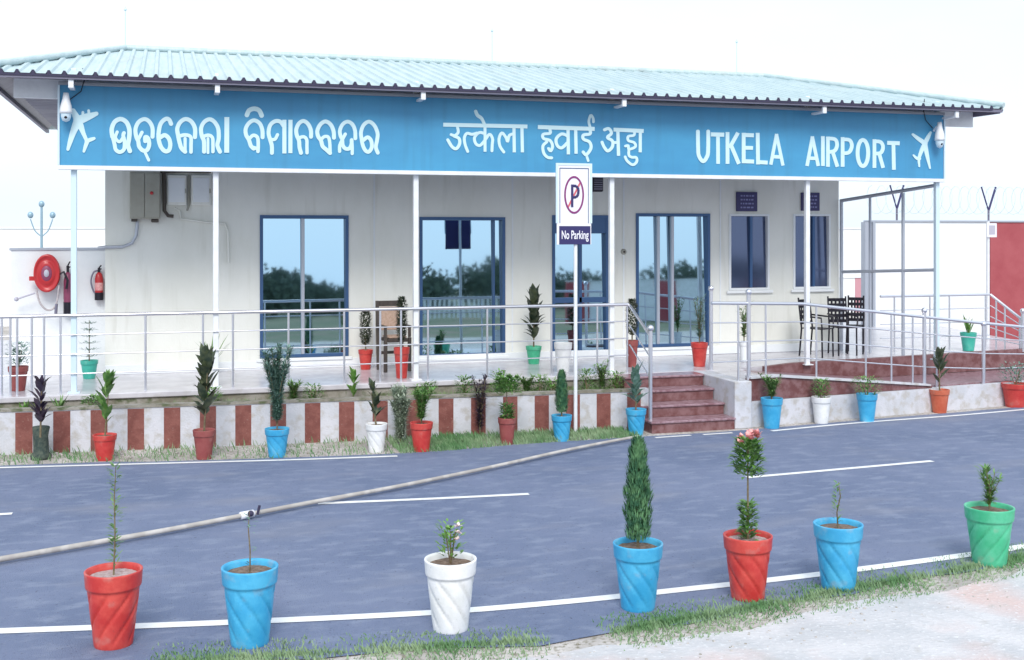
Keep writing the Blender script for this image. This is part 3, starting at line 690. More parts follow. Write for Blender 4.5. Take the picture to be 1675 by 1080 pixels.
def yarm(u, v_j, v_t, spread, label):
    j = onY(u, v_j, YB2 + .1); tp = onY(u, v_t, YB2 + .1)
    q = thing('wire_arm', label, 'fence post', (j.x, YB2 + .1, zt), 0, 'forked wire arms on the boundary wall')
    T('stub', M_purlin, q, [(0, 0, .04), (0, 0, j.z - zt + .02)], .022, 8)
    for sg in (-1, 1):
        s_ = spread * dist(j) / FPX; T('arm', M_navy, q, [(0, 0, j.z - zt), (sg * s_, 0, tp.z - zt)], .022 if sg > 0 else .016, 8)
yarm(1467, 342, 303, 13, 'dark forked wire arm beyond the veranda end, left of the fence pole')
yarm(1617, 345, 306, 14, 'dark forked wire arm above the white part of the wall by the crimson panel')
# concertina wire coil
b = MB(); x = xw0 + .1; pts = []
zc = onY(1618, 328, YB2).z
k = 0
while x < xw1 + 5:
    a_ = k * .55; pts.append((x, YB2 + .1 + .26 * math.sin(a_), zc + .30 * math.cos(a_))); x += .02; k += 1
b.tube(pts, .0035, 4); tag(b.build('concertina_wire', M_frosted), 'coiled concertina wire running along the boundary wall top', 'wire')
# fence pole with small white plate in front of the crimson panel
a = onY(1616, 362, 17.6)
q = thing('fence_pole', 'white pole with a small white plate in front of the crimson panel', 'pole', (a.x, 17.6, ZP - .003))
T('pole', M_white, q, [(0, 0, 0), (0, 0, a.z - ZP)], .03, 10)
p0 = onY(1614, 365, 17.55); p1 = onY(1630, 388, 17.55)
B('plate', M_signw, q, p0.x - a.x, p1.x - a.x, -.06, -.045, p1.z - ZP, p0.z - ZP, bev=.002)
b = MB(); b.box(p0.x - a.x + .045, p1.x - a.x - .04, -.064, -.0605, p1.z - ZP + .05, p0.z - ZP - .04); b.build('plate_mark', M_grey, q)
# low far panels glimpsed through the frame
bwall('boundary_wall', 'low distant pink and white panelled wall seen past the building corner', onY(1365, 470, 32).x, onY(1365, 470, 32).x + 7, 32, 1.1, [M_wall2, mat('faded_pink', (.55, .28, .33), .8)], 0, .75)

# steel screen frame between building corner and end post
A_ = Vector((XR, YW - .05, 0)); C_ = Vector((posts[-1], 15.06, 0))
t = thing('screen_frame', 'open grey steel frame between the building corner and the last post', 'frame', (A_.x, A_.y, ZP))
D = C_ - A_
def fr(k, z): return (D.x * k, D.y * k, z - ZP)
T('corner_stile', M_steel2, t, [fr(0.01, ZP), fr(0.01, 3.1)], .03)
T('stile', M_steel2, t, [fr(.33, ZP), fr(.33, 3.15)], .022); T('stile', M_steel2, t, [fr(.68, ZP), fr(.68, 3.2)], .026)
T('top_rail', M_steel2, t, [fr(.0, 3.1), fr(1, 3.3)], .03); T('middle_rail', M_steel2, t, [fr(0, 1.92), fr(1, 2.0)], .026)

# ------------------------------------------------------------------ railings
def railing(label, tops, posts_, zbase, nrails=4, group=None, r=.022, zr=None):
    """tops: list of 3D top-rail points, posts_: x positions; zbase: function x->z"""
    t = thing('railing', label, 'railing', (tops[0][0], tops[0][1], zbase(tops[0][0])), 0, group); o = Vector(t.location)
    def at(x):
        for a, c in zip(tops, tops[1:]):
            if a[0] - 1e-6 <= x <= c[0] + 1e-6:
                k = (x - a[0]) / (c[0] - a[0]); return Vector(a).lerp(Vector(c), k)
        return Vector(tops[-1])
    T('handrail', M_steel, t, [Vector(p) - o for p in tops], r, 10)
    for k in range(1, nrails):
        T('rail', M_steel, t, [Vector(p) - o - Vector((0, 0, (p[2] - zbase(p[0])) * k / nrails)) for p in tops], .009, 6)
    for x in posts_:
        p = at(x); T('baluster', M_steel, t, [(p.x - o.x, p.y - o.y, zbase(p.x) - o.z), (p.x - o.x, p.y - o.y, p.z - o.z - .005)], .014, 8)
    return t
YRL = 14.97
zr = 1.57
X_ = lambda u, Y=YRL: onY(u, 500, Y).x
railing('long steel railing along the veranda front from the left edge to the steps', [(-6, YRL, zr), (X_(1028), YRL, zr)],
        [-5, -4, -3, -2.2] + [X_(u) for u in (3, 17, 28, 52, 72, 99, 238, 332, 381, 472, 563, 622, 656, 700, 797, 902, 977, 1026)], lambda x: ZP)
# ramp geometry
G0, G1 = onZ(1228, 699), onZ(1700, 659.5)
e = (G1 - G0).normalized(); nrm = Vector((-e.y, e.x, 0)); RL = (G1 - G0).length
def RP(s, n, z): p = G0 + e * s + nrm * n; return (p.x, p.y, z)
def s_of(u):  # distance along ramp front for a photo column
    d = ray(u, 400); # solve G0 + e s parallel to d in plan
    den = e.x * d.y - e.y * d.x
    return (-(G0.x * d.y - G0.y * d.x)) / den
s1, s2 = .45, s_of(1522)
ramp = thing('ramp', 'access ramp with maroon sides and white kerb running down to the right', 'ramp', tuple(G0))
def RB(name, m, prof, n0, n1):
    """prof: list of (s, z0, z1)"""
    b = MB(); vs = []
    for (s, z0, z1) in prof:
        for n, z in ((n0, z0), (n1, z0), (n1, z1), (n0, z1)):
            p = Vector(RP(s, n, z)) - G0; vs.append(tuple(p))
    fs = [(0, 1, 2, 3), tuple(4 * (len(prof) - 1) + k for k in (3, 2, 1, 0))]
    for i in range(len(prof) - 1):
        A, C = 4 * i, 4 * i + 4
        for k in range(4): fs.append((A + k, C + k, C + (k + 1) % 4, A + (k + 1) % 4))
    b.mesh(vs, fs); return b.build(name, m, ramp)
RB('kerb', M_kerbw, [(0, 0, .34), (RL, 0, .34), (RL + 2, 0, .34)], 0, .10)
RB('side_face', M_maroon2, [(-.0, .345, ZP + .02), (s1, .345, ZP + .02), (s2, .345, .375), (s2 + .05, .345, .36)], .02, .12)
RB('ramp_surface', M_maroon, [(s1 + .002, .0, ZP - .001), (s2, .0, .36), (RL + 2, 0, .35)], .121, 1.15)
RB('top_slab', M_kerbw, [(-.0, ZP + .021, ZP + .05), (s1, ZP + .021, ZP + .05), (s2, .376, .40)], -.01, .13)
RB('upper_side_face', M_maroon2, [(1.1, .36, ZP + .001), (1.6, .36, ZP + .03), (RL + 2, .36, ZP + .05)], 1.16, 1.26)
b = MB(); b.prism([(p[0] - G0.x, p[1] - G0.y) for p in (RP(-.02, .125, 0), RP(s1, .125, 0), (RP(s1, .13, 0)[0], YF - .032), (G0.x - .02, YF - .032))], 0, ZP - .002); b.build('head_block', M_floor, ramp)
sX = (XPR - G0.x) / e.x
b = MB(); b.prism([(XPR + .002 - 5, RP(sX, 1.265, 0)[1] - 18), (RP(RL + 2, 1.265, 0)[0] - 5, RP(RL + 2, 1.265, 0)[1] - 18), (16 - 5, 22.6 - 18), (XPR + .002 - 5, 22.6 - 18)], 0, ZP - .003); b.build('landing', M_floor, bld)
# ramp handrail
def RT(u, v, n=.06):
    s = s_of(u); p = RP(s, n, 0); d = dist(p); return Vector((p[0], p[1], H - (v - CV) * d / FPX))
tops = [RT(1168, 496), RT(1229, 496.5), RT(1316, 497), RT(1463, 513), RT(1520, 519), RT(1615, 529), RT(1700, 537)]
def zb(x):
    s = (x - G0.x) / e.x
    if s < s1: return ZP
    if s < s2: return ZP + .05 + (.40 - ZP - .05) * (s - s1) / (s2 - s1)
    return .34
def xs_of(u): return RP(s_of(u), .06, 0)[0]
rr = railing('steel railing sloping down along the front of the maroon ramp', [tuple(p) for p in tops],
        [xs_of(u) for u in (1212, 1257, 1340, 1421, 1463, 1498, 1537)], zb)
o_ = Vector(rr.location)
for u, vt, vb in ((1163, 472, 606), (1229, 478, 622), (1517, 508, 640), (1614, 530, 636)):
    p = RT(u, vt); 
    if u == 1163: p = onY(1163, 472, YRL - .1)
    z0 = zb(p.x) if u != 1163 else ZP
    b = MB(); b.tube([(p.x - o_.x, p.y - o_.y, z0 - o_.z), (p.x - o_.x, p.y - o_.y, p.z - o_.z - .03)], .027, 10); b.ball((p.x - o_.x, p.y - o_.y, p.z - o_.z), .042, 12); b.build('newel_post', M_steel, rr)
# upper railing at the back of the landing and right slope
ztp = onY(1500, 484, 16.2).z
railing('plain steel railing at the back of the right landing', [(onY(1440, 486, 16.2).x, 16.2, ztp), (onY(1618, 484, 16.2).x, 16.2, ztp)],
        [onY(u, 500, 16.2).x for u in (1463, 1521, 1553, 1612)], lambda x: ZP)
pa, pb, pc = onY(1620, 482, 16.1), onY(1668, 520, 15.7), onY(1700, 545, 15.3)
railing('steel railing sloping steeply in front of the crimson wall', [tuple(pa), tuple(pb), tuple(pc)], [pa.x + .05, (pa.x + pb.x) / 2, pb.x, pc.x], lambda x: ZP, 5)
p = onY(1673, 512, 15.6); 
q_ = MB(); q_.tube([(0, 0, 0), (0, 0, p.z - ZP)], .03, 10); q_.ball((0, 0, p.z - ZP + .03), .045); o_ = q_.build('newel_post', M_steel); o_.location = (p.x, p.y, ZP); tag(o_, 'free steel newel with ball top at the right edge', 'post')

# ------------------------------------------------------------------ steps
sx0, sx1 = onZ(1062, 708).x, onZ(1212, 706).x
st = thing('staircase', 'five maroon granite steps climbing to the veranda', 'stairs', ((sx0 + sx1) / 2, 13.6, 0)); cx_ = (sx0 + sx1) / 2
YS0 = 13.58; nst = 4; gd = (YF - .04 - YS0) / nst; rh = ZP / (nst)
for k in range(nst):
    b = MB(); y0 = YS0 + k * gd
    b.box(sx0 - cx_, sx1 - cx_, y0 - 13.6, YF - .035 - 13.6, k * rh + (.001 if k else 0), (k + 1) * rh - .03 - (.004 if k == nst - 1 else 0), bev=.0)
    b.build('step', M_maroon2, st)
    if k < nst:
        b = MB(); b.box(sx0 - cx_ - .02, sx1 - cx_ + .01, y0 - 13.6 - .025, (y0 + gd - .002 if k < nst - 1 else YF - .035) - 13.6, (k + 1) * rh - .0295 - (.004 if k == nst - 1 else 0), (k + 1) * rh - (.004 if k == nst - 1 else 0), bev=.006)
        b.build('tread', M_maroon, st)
# pale side wall right of steps
B('side_block', M_kerbw, st, sx1 + .012 - cx_, G0.x - .022 - cx_, YS0 + .01 - 13.6, YF - .032 - 13.6, 0, ZP - .001, bev=.008)
# stair handrail
sr = thing('railing', 'short steel handrail down the left side of the steps', 'railing', (sx0, 13.6, 0))
nw = onY(1064, 537, YS0 + .12); tp = onY(1030, 500, YF + .1)
b = MB(); b.tube([(nw.x - sx0, nw.y - 13.6, .14), (nw.x - sx0, nw.y - 13.6, nw.z - .03)], .026, 10); b.ball((nw.x - sx0, nw.y - 13.6, nw.z), .045); b.build('newel_post', M_steel, sr)
for dz in (0, .28, .55):
    T('handrail' if dz == 0 else 'rail', M_steel, sr, [(tp.x - sx0, tp.y - 13.6, tp.z - dz), (nw.x - sx0, nw.y - 13.6, nw.z - .1 - dz)], .02 if dz == 0 else .01, 8)

# ------------------------------------------------------------------ striped planter wall
W0, W1 = onZ(-300, 757), onZ(1048, 703)
ew = (W1 - W0).normalized(); nw_ = Vector((-ew.y, ew.x, 0)); WL = (W1 - W0).length
def sw(u):
    d = ray(u, 400); return (-(W0.x * d.y - W0.y * d.x)) / (ew.x * d.y - ew.y * d.x)
pwall = thing('planter_wall', 'low planter wall painted in white and brick red stripes', 'wall', tuple(W0))
sa, sb_ = sw(25), sw(976); per = (sb_ - sa) / 17; wd_ = per * .455
cuts = [(0, 0)]; s = sa - per * 6
edges = []
while s < WL:
    if s + wd_ > 0: edges.append((max(s, 0), min(s + wd_, WL)))
    s += per
b = MB()
def WB(b, s0, s1, n0, n1, z0, z1):
    c = []
    for z in (z0, z1):
        for s_, n_ in ((s0, n0), (s1, n0), (s1, n1), (s0, n1)):
            p = ew * s_ + nw_ * n_; c.append((p.x, p.y, z))
    b.hexa(c)
ZW = .50
pos = 0
for (c0, c1) in edges:
    b.cur = 0; WB(b, pos, c0, 0, .12, 0, ZW); b.cur = 1; WB(b, c0, c1, -.002, .12, 0.0, ZW - .012); pos = c1
    b.cur = 0; WB(b, c0, c1, .0, .12, ZW - .0119, ZW)
if pos < WL: b.cur = 0; WB(b, pos, WL, 0, .12, 0, ZW)
b.build('striped_face', [M_kerbw, M_stripe], pwall)
b = MB(); WB(b, 0, WL, -.012, .13, ZW + .0005, ZW + .03); b.build('coping', M_slab, pwall)
b = MB(); WB(b, WL + .001, WL + .12, 0, .15, 0, ZW + .03); b.build('end_pier', M_kerbw, pwall)
b = MB(); P0 = W0 + nw_ * .13; P1 = W1 + nw_ * .13
b.prism([(P0.x, P0.y), (P1.x, P1.y), (P1.x, YF - .002), (P0.x, YF - .002)], .0, .44)
o = struct(b.build('planter_soil', M_soil))

# ------------------------------------------------------------------ plants
def rnd(a, c): return random.uniform(a, c)
def pot_mesh(r, h, hand=1, nfl=7, style='spiral'):
    b = MB(); rb = r * .66; band = h * .22
    def fl(a, z):
        if style != 'spiral' or z > h - band - .002 or z < h * .04: return 1
        k = (z - h * .04) / (h - band - h * .04)
        ph = (a * nfl / (2 * math.pi) + hand * k * nfl * .30) % 1.0
        return 1 - .10 * max(0, 1 - abs(ph - .1) / .1) * min(1, k * 6, (1 - k) * 8) + .012 * math.sin(ph * math.pi)
    prof = [(.001, 0), (rb * .97, 0), (rb, h * .01)]
    zb = h - band; n = 18
    for i in range(n + 1):
        t_ = i / n; z = h * .04 + (zb - h * .04) * t_; prof.append((rb + (r * .90 - rb) * (z / zb), z))
    prof += [(r * .955, zb + h * .008), (r * .97, zb + h * .03), (r, h - h * .03), (r * 1.01, h - h * .01), (r, h), (r * .93, h), (r * .9, h * .97), (r * .86, h * .9)]
    b.lathe(prof, (0, 0, 0), 126 if style == 'spiral' else 28, flute=fl if style == 'spiral' else None)
    return b
def foliage(kind, r, h0, ht, dens=1.0):
    """returns dict part->(MB, material)"""
    st = MB(); lf = MB(); fw = MB(); out = {}
    top = h0 + ht
    if kind == 'cypress':
        st.tube([(0, 0, h0 - .03), (0, 0, top - .1)], [.012, .004], 6)
        for i in range(int(4200 * dens)):
            z = random.random() ** .9; rad = r * (1 - z) ** .38 * min(1, .6 + z * 2.2) * rnd(.4, 1.05) * (1 + .07 * math.sin(z * 31) + .07 * math.sin(z * 13 + 2)); a = rnd(0, 6.28)
            p = (rad * math.cos(a), rad * math.sin(a), h0 + .05 + z * (ht - .08)); lf.leaf(p, (math.cos(a) * .4 + rnd(-.25, .25), math.sin(a) * .4 + rnd(-.25, .25), 1), rnd(.03, .065), rnd(.006, .012), 0)
    elif kind == 'crinkle':     # upright stalk with large dark paddle leaves (croton / rubber plant)
        lean = rnd(-.04, .04); n = max(5, int(11 * dens))
        pts = [(lean * k, 0, h0 - .02 + (ht * .75) * k / 4) for k in range(5)]; st.tube(pts, [.012, .011, .009, .007, .005], 6)
        for i in range(n * 2):
            z = rnd(.12, .78); a = i * 2.4 + rnd(-.3, .3); up = rnd(.5, 1.4) + z * 1.6; L = rnd(.14, .26) * (ht ** .5) * 1.35
            lf.leaf((lean * z * 3, 0, h0 + z * ht), (math.cos(a), math.sin(a), up), L, L * .34, rnd(0, .35))
        for i in range(4):
            a = rnd(0, 6.28); lf.leaf((lean * 3, 0, h0 + ht * .74), (math.cos(a) * .3, math.sin(a) * .3, 1), ht * .26, .055, 0)
    elif kind == 'bushy':
        for k in range(5): a = rnd(0, 6.28); st.tube([(0, 0, h0 - .02), (math.cos(a) * r * .4, math.sin(a) * r * .4, h0 + ht * .7)], [.006, .003], 5)
        for i in range(int(260 * dens)):
            a = rnd(0, 6.28); z = rnd(.12, 1); rad = r * math.sqrt(random.random()) * (1.1 - .6 * abs(z - .55))
            lf.leaf((rad * math.cos(a), rad * math.sin(a), h0 + z * ht), (math.cos(a), math.sin(a), rnd(.1, 1.4)), rnd(.035, .075), rnd(.012, .026), rnd(0, .5))
    elif kind == 'feather':     # tall airy shrub
        for k in range(int(9 * max(1, dens / 1.3))):
            a = rnd(0, 6.28); q = rnd(.2, 1.1); tx, ty = math.cos(a) * r * q, math.sin(a) * r * q; hh = ht * rnd(.65, 1)
            P = [(tx * t_ * t_, ty * t_ * t_, h0 + hh * t_) for t_ in (0, .3, .6, 1)]; st.tube(P, [.006, .005, .004, .002], 5)
            for i in range(int(60 * dens)):
                t_ = rnd(.15, 1); b_ = rnd(0, 6.28); lf.leaf((tx * t_ * t_, ty * t_ * t_, h0 + hh * t_), (math.cos(b_), math.sin(b_), rnd(.2, 1.5)), rnd(.05, .11), rnd(.010, .018), rnd(0, .4))
    elif kind == 'topiary':
        st.tube([(0, 0, h0 - .02), (0, 0, h0 + ht * .3)], .01, 6)
        for i in range(int(1300 * dens)):
            z = rnd(.16, 1); a = rnd(0, 6.28); prof_ = r * min(1, (1 - z) * 4 + .35, .5 + (z - .16) * 2.5) * rnd(.6, 1.02)
            lf.leaf((prof_ * math.cos(a), prof_ * math.sin(a), h0 + z * ht * .97), (math.cos(a), math.sin(a), rnd(.3, 1.2)), rnd(.025, .045), rnd(.01, .018), 0)
    elif kind == 'blades':
        for i in range(int(34 * dens)):
            a = rnd(0, 6.28); lf.leaf((rnd(-.02, .02), rnd(-.02, .02), h0), (math.cos(a) * rnd(.1, .7), math.sin(a) * rnd(.1, .7), 1), ht * rnd(.6, 1.05), .022, rnd(.05, .35))
    elif kind == 'whorl':
        st.tube([(0, 0, h0 - .02), (0, 0, top)], [.009, .004], 6)
        for k in range(6):
            z = h0 + ht * (.12 + k * .16)
            for j in range(7):
                a = j * .9 + k; L = r * (1.1 - k * .1)
                for m_ in range(8):
                    t_ = m_ / 8; q = (math.cos(a) * L * t_, math.sin(a) * L * t_, z + .12 * L * t_)
                    lf.leaf(q, (math.cos(a) + rnd(-.5, .5), math.sin(a) + rnd(-.5, .5), rnd(-.2, .7)), .045, .012, 0)
    elif kind == 'sapling':     # a thin bare stem with few leaves
        P = [(0, 0, h0 - .02), (rnd(-.01, .01), 0, h0 + ht * .35), (rnd(-.02, .02), rnd(-.01, .01), h0 + ht * .7), (rnd(-.02, .02), 0, top)]; st.tube(P, [.006, .005, .004, .002], 6)
        for i in range(int(46 * dens)):
            t_ = rnd(.1, 1); a = rnd(0, 6.28); rr_ = r * rnd(0, .5)
            lf.leaf((P[1][0] + rr_ * math.cos(a) * .5, rr_ * math.sin(a) * .5, h0 + ht * t_), (math.cos(a), math.sin(a), rnd(.2, 1)), rnd(.03, .06), rnd(.010, .018), rnd(0, .4))
    elif kind == 'rose':        # stem, lower tuft, upper crown with blooms
        st.tube([(0, 0, h0 - .02), (.01, 0, h0 + ht * .4), (-.005, 0, h0 + ht * .9)], [.009, .007, .005], 6)
        for i in range(int(620 * dens)):
            low = i % 3 == 0; a = rnd(0, 6.28); rad = r * (.45 if low else 1) * math.sqrt(random.random()) * .8
            z = rnd(.0, .34) if low else rnd(.58, .92)
            lf.leaf((rad * math.cos(a), rad * math.sin(a), h0 + z * ht), (math.cos(a), math.sin(a), rnd(.1, 1.3)), rnd(.045, .075), rnd(.02, .034), rnd(0, .4))
        for i in range(8):
            a = i * 1.3; c = (math.cos(a) * r * .75, math.sin(a) * r * .55, h0 + ht * rnd(.86, .98))
            for j in range(14):
                q = rnd(0, 6.28); fw.leaf(c, (math.cos(q), math.sin(q), rnd(.0, 1.6)), rnd(.035, .055), .032, -.1)
    elif kind == 'flowering':
        for k in range(6): a = k * 1.05; st.tube([(0, 0, h0 - .02), (math.cos(a) * r * .35, math.sin(a) * r * .35, h0 + ht * .75)], [.005, .003], 5)
        for i in range(int(120 * dens)):
            a = rnd(0, 6.28); z = rnd(.2, .95); rad = r * .75 * math.sqrt(random.random())
            lf.leaf((rad * math.cos(a), rad * math.sin(a), h0 + z * ht), (math.cos(a), math.sin(a), rnd(.3, 1.6)), rnd(.03, .06), rnd(.014, .024), rnd(0, .3))
        for i in range(3):
            c = (r * (.55 + .2 * i * .3), -r * .2 * i, h0 + ht * (.92 - .14 * i))
            for j in range(12): q = rnd(0, 6.28); fw.leaf(c, (math.cos(q), math.sin(q), rnd(-.2, 1.3)), rnd(.022, .034), .02, 0)
    return st, lf, fw
def potted(label, u, vb, vr, hw, m, kind, vt, pr, leafm, z=0.0, Y=None, hand=1, style='spiral', dens=1.0, soil=None, group=None, du=0, flower=None, cap=None):
    if Y is None: p = onZ(u, vb, z)
    else: p = onY(u, vb, Y); p.z = z
    if cap and p.y > cap: q = onY(u, vb, cap); p = Vector((q.x, cap, z))
    d = dist(p); k = d / FPX; r = hw * k * 1.0; h = (vb - vr) * k
    p = p + Vector((0, r * .4, 0)) if Y is None and not cap else p
    t = thing('potted_plant', label, 'potted plant', tuple(p), rnd(0, 6.28), group)
    pm = pot_mesh(r, h, hand, style=style).build('pot', m, t)
    b = MB(); n = 20; vs = [(0, 0, h * .93)] + [(r * .86 * q * math.cos(2 * math.pi * i / n), r * .86 * q * math.sin(2 * math.pi * i / n), h * (.915 + rnd(-.006, .01))) for q in (.5, 1) for i in range(n)]
    b.mesh(vs, [(0, 1 + i, 1 + (i + 1) % n) for i in range(n)] + [(1 + i, 1 + n + i, 1 + n + (i + 1) % n, 1 + (i + 1) % n) for i in range(n)], True); b.build('soil', soil or M_potsoil, t)
    if kind:
        ht = (vr - vt) * k + h * .06
        st, lf, fw = foliage(kind, pr * k, h * .92, ht, dens)
        if st.v: st.build('stem', M_stem, t)
        if lf.v: lf.build('foliage', leafm, t)
        if fw.v: fw.build('flowers', flower or M_pink, t)
    return t
G_f = 'fluted pots lined up along the near edge of the road'
potted('red fluted pot with a tall wispy stem, leftmost in the near row', 185, 1062, 937, 46, M_red, 'sapling', 762, 26, M_weed, hand=-1, soil=M_pinksoil, group=G_f, dens=3.2)
potted('light blue fluted pot holding only a bare twig, near the left grass', 410, 1060, 931, 46, M_blue, 'sapling', 838, 18, M_blueg, hand=1, group=G_f, dens=.35)
potted('white fluted pot with a small white flowered plant in the near row', 741, 1036, 918, 43, M_wht, 'flowering', 856, 26, M_leafb, group=G_f, flower=M_petalw)
potted('light blue fluted pot with a dense cone shaped cypress', 1050, 1001, 892, 41, M_blue, 'cypress', 716, 25, M_cyp, group=G_f)
potted('red fluted pot with a pink flowering rose standard', 1231, 984, 879, 40, M_red, 'rose', 706, 26, M_leaf, group=G_f, soil=M_pinksoil)
potted('blue fluted pot with a short dark seedling, right of the rose', 1380, 967, 860, 40, M_blue, 'sapling', 790, 14, M_leaf, group=G_f, dens=1.2)
potted('green fluted pot with a small shrub at the right edge', 1629, 927, 832, 39, M_grn, 'feather', 768, 16, M_leaf, hand=-1, group=G_f, dens=.5)
G_m = 'pots standing between the road and the striped wall'
potted('red pot with a spindly leafy plant in front of the striped wall, far left', 171, 754, 712, 19, M_red, 'crinkle', 604, 26, M_leaf, style='plain', group=G_m, dens=1.2)
potted('dull brick coloured pot with a tall dark leafed plant', 334, 752, 704, 18, M_red2, 'crinkle', 560, 26, M_leafd, style='plain', group=G_m, dens=1.9)
potted('light blue pot with a tall wide feathery shrub', 454, 749, 702, 20, M_blue, 'feather', 562, 25, M_blueg, group=G_m, dens=3.6)
potted('small white pot with a short dark plant beside the striped wall', 617, 741, 694, 18, M_wht, 'crinkle', 622, 15, M_leafd, group=G_m, dens=.9)
potted('bright red pot with a short branching plant', 691, 740, 692, 19, M_red, 'feather', 632, 24, M_leaf, style='plain', group=G_m, dens=1.6)
potted('brick red pot with a green crowned plant, left of the small blue cypress pot', 831, 728, 684, 15, M_red2, 'rose', 612, 26, M_leaf, style='plain', group=G_m, flower=M_weed)
potted('light blue pot with a narrow cypress behind the parking sign pole', 921, 723, 680, 17, M_blue, 'cypress', 606, 11, M_cyp, group=G_m, dens=.8)
potted('light blue pot with a sprawling large leafed plant beside the steps', 1043, 713, 670, 17, M_blue, 'crinkle', 598, 30, M_blueg, group=G_m, dens=1.7)
G_r = 'pots in front of the ramp kerb'
potted('blue pot with thin grassy stems, first before the ramp kerb', 1266, 702, 652, 18, M_blue, 'feather', 612, 24, M_weed, style='plain', group=G_r, dens=1.3)
potted('white square shouldered pot before the ramp', 1347, 694, 650, 16, M_wht, 'bushy', 622, 13, M_leaf, style='plain', group=G_r, dens=.9)
potted('blue pot with a low broad plant before the ramp', 1422, 691, 645, 17, M_blue, 'bushy', 618, 24, M_leaf, style='plain', group=G_r, dens=.9)
potted('orange red pot with a small dark plant before the ramp', 1541, 676, 638, 16, M_orange, 'crinkle', 566, 12, M_leafd, style='plain', group=G_r, dens=.8)
potted('wide red pot with a green bush at the foot of the ramp, right edge', 1667, 667, 628, 22, M_red, 'bushy', 596, 24, M_blueg, style='plain', group=G_r)
G_v = 'pots on the veranda'
potted('reddish pot with white band and grey green bush at the far left', 29, 640, 600, 16, M_red2, 'bushy', 560, 18, M_blueg, z=ZP, style='plain', group=G_v)
potted('teal pot with a tiered blue green conifer behind the left post', 146, 612, 582, 14, M_teal, 'whorl', 516, 17, M_blueg, z=ZP, style='plain', group=G_v, cap=16.4)
potted('tall yellowish grassy plant in a pale pot behind the second post', 347, 606, 590, 8, M_wht, 'blades', 525, 12, M_weed, z=ZP, style='plain', group=G_v, cap=16.3, dens=.7)
potted('red pot with a slim clipped column beside the dark chair', 598, 600, 568, 12, M_red, 'topiary', 500, 8.5, M_leafd, z=ZP, style='plain', group=G_v, cap=16.35)
potted('pinkish red pot with a slim clipped column right of the chair', 657, 624, 574, 13, M_red, 'topiary', 488, 8, M_leafd, z=ZP, Y=15.25, style='plain', group=G_v)
potted('green pot with a bold dark leafed plant between two glazed bays', 873, 587, 558, 13, M_grn, 'crinkle', 458, 24, M_leafd, z=ZP, style='plain', group=G_v, cap=16.3, dens=2.6)
potted('plain white empty pot behind the parking sign pole on the veranda', 921, 620, 572, 15, M_wht, None, 0, 0, None, z=ZP, Y=15.25, style='plain', group=G_v)
potted('dark red pot with a slim dark column at the head of the steps', 1034, 604, 560, 10, M_red2, 'topiary', 490, 9, M_leafd, z=ZP, Y=15.5, style='plain', group=G_v)
potted('red pot with a wispy grey green shrub right of the sliding door', 1144, 601, 562, 14, M_red, 'feather', 482, 22, M_blueg, z=ZP, Y=15.3, style='plain', group=G_v, dens=.8)
potted('pale tall planter with a drooping yellow green plant by the ramp newel', 1217, 594, 560, 8, M_wall2, 'feather', 492, 16, M_weed, z=ZP, Y=15.6, style='plain', group=G_v, dens=.7)
potted('teal pot with a spiky agave on the right landing', 1584, 580, 550, 13, M_teal, 'blades', 510, 14, M_leafb, z=ZP, Y=16.0, style='plain', group=G_v, dens=.6)
# plants rooted in the ground / planter bed
def rooted(name, label, cat, u, vb, vt, pr, kind, m, z=0.0, Y=None, dens=1.0, group=None, stem=True):
    p = onZ(u, vb, z) if Y is None else onY(u, vb, Y); p.z = z; k = dist(p) / FPX
    t = thing(name, label, cat, tuple(p), rnd(0, 6.28), group)
    st, lf, fw = foliage(kind, pr * k, 0, (vb - vt) * k, dens)
    if st.v: st.build('stem', M_stem, t)
    lf.build('foliage', m, t)
    if fw.v: fw.build('flowers', M_leafb, t)
    return t
rooted('shrub', 'dark purple leaved plant in a mossy stump pot at far left', 'plant', 66, 700, 598, 26, 'crinkle', M_leafp, z=.3, Y=13.9, dens=1.2)
p = onZ(66, 752); k = dist(p) / FPX
t = thing('stump_planter', 'dark green mossy planter under the purple leaved plant', 'planter', (p.x, p.y + .05, 0))
b = MB(); b.lathe([(.001, 0), (.11, 0), (.115, .04), (.085, .08), (.08, .25), (.095, .36), (.085, .37), (.001, .36)], seg=16, flute=lambda a, z: 1 + .06 * math.sin(a * 5 + z * 20)); b.build('body', mat('mossy_dark', (.03, .05, .045), .9, 0, (.08, .10, .08), 20), t)
b = MB(); b.lathe([(.083, .30), (.001, .31)], seg=16); b.build('soil', M_potsoil, t)
rooted('shrub', 'bare looking dark branching shrub before the striped wall', 'plant', 785, 716, 600, 22, 'feather', M_leafp, dens=1.1)
rooted('shrub', 'silvery pale green shrub right of the small white pot', 'plant', 655, 728, 630, 17, 'feather', M_pale, dens=3.5)
weeds = [(40, 664, 630, 'blades'), (97, 664, 622, 'blades'), (150, 664, 640, 'bushy'), (345, 664, 634, 'bushy'), (512, 662, 632, 'bushy'), (480, 664, 628, 'feather'), (577, 660, 606, 'crinkle'),
         (700, 654, 628, 'bushy'), (760, 652, 620, 'bushy'), (818, 652, 612, 'bushy'), (862, 652, 624, 'feather'), (882, 650, 622, 'bushy'), (905, 648, 626, 'bushy'), (960, 645, 610, 'bushy'), (985, 644, 596, 'feather'), (1005, 644, 614, 'bushy')]
wl = ['spiky green weed', 'tall bladed weed', 'low round weed', 'small leafy weed', 'bright tuft of weed', 'thin feathery weed', 'upright broad leafed weed', 'small green weed', 'loose green weed', 'full leafy weed', 'wispy weed', 'short dense weed', 'pale low weed', 'bushy weed', 'tall feathery weed', 'low weed']
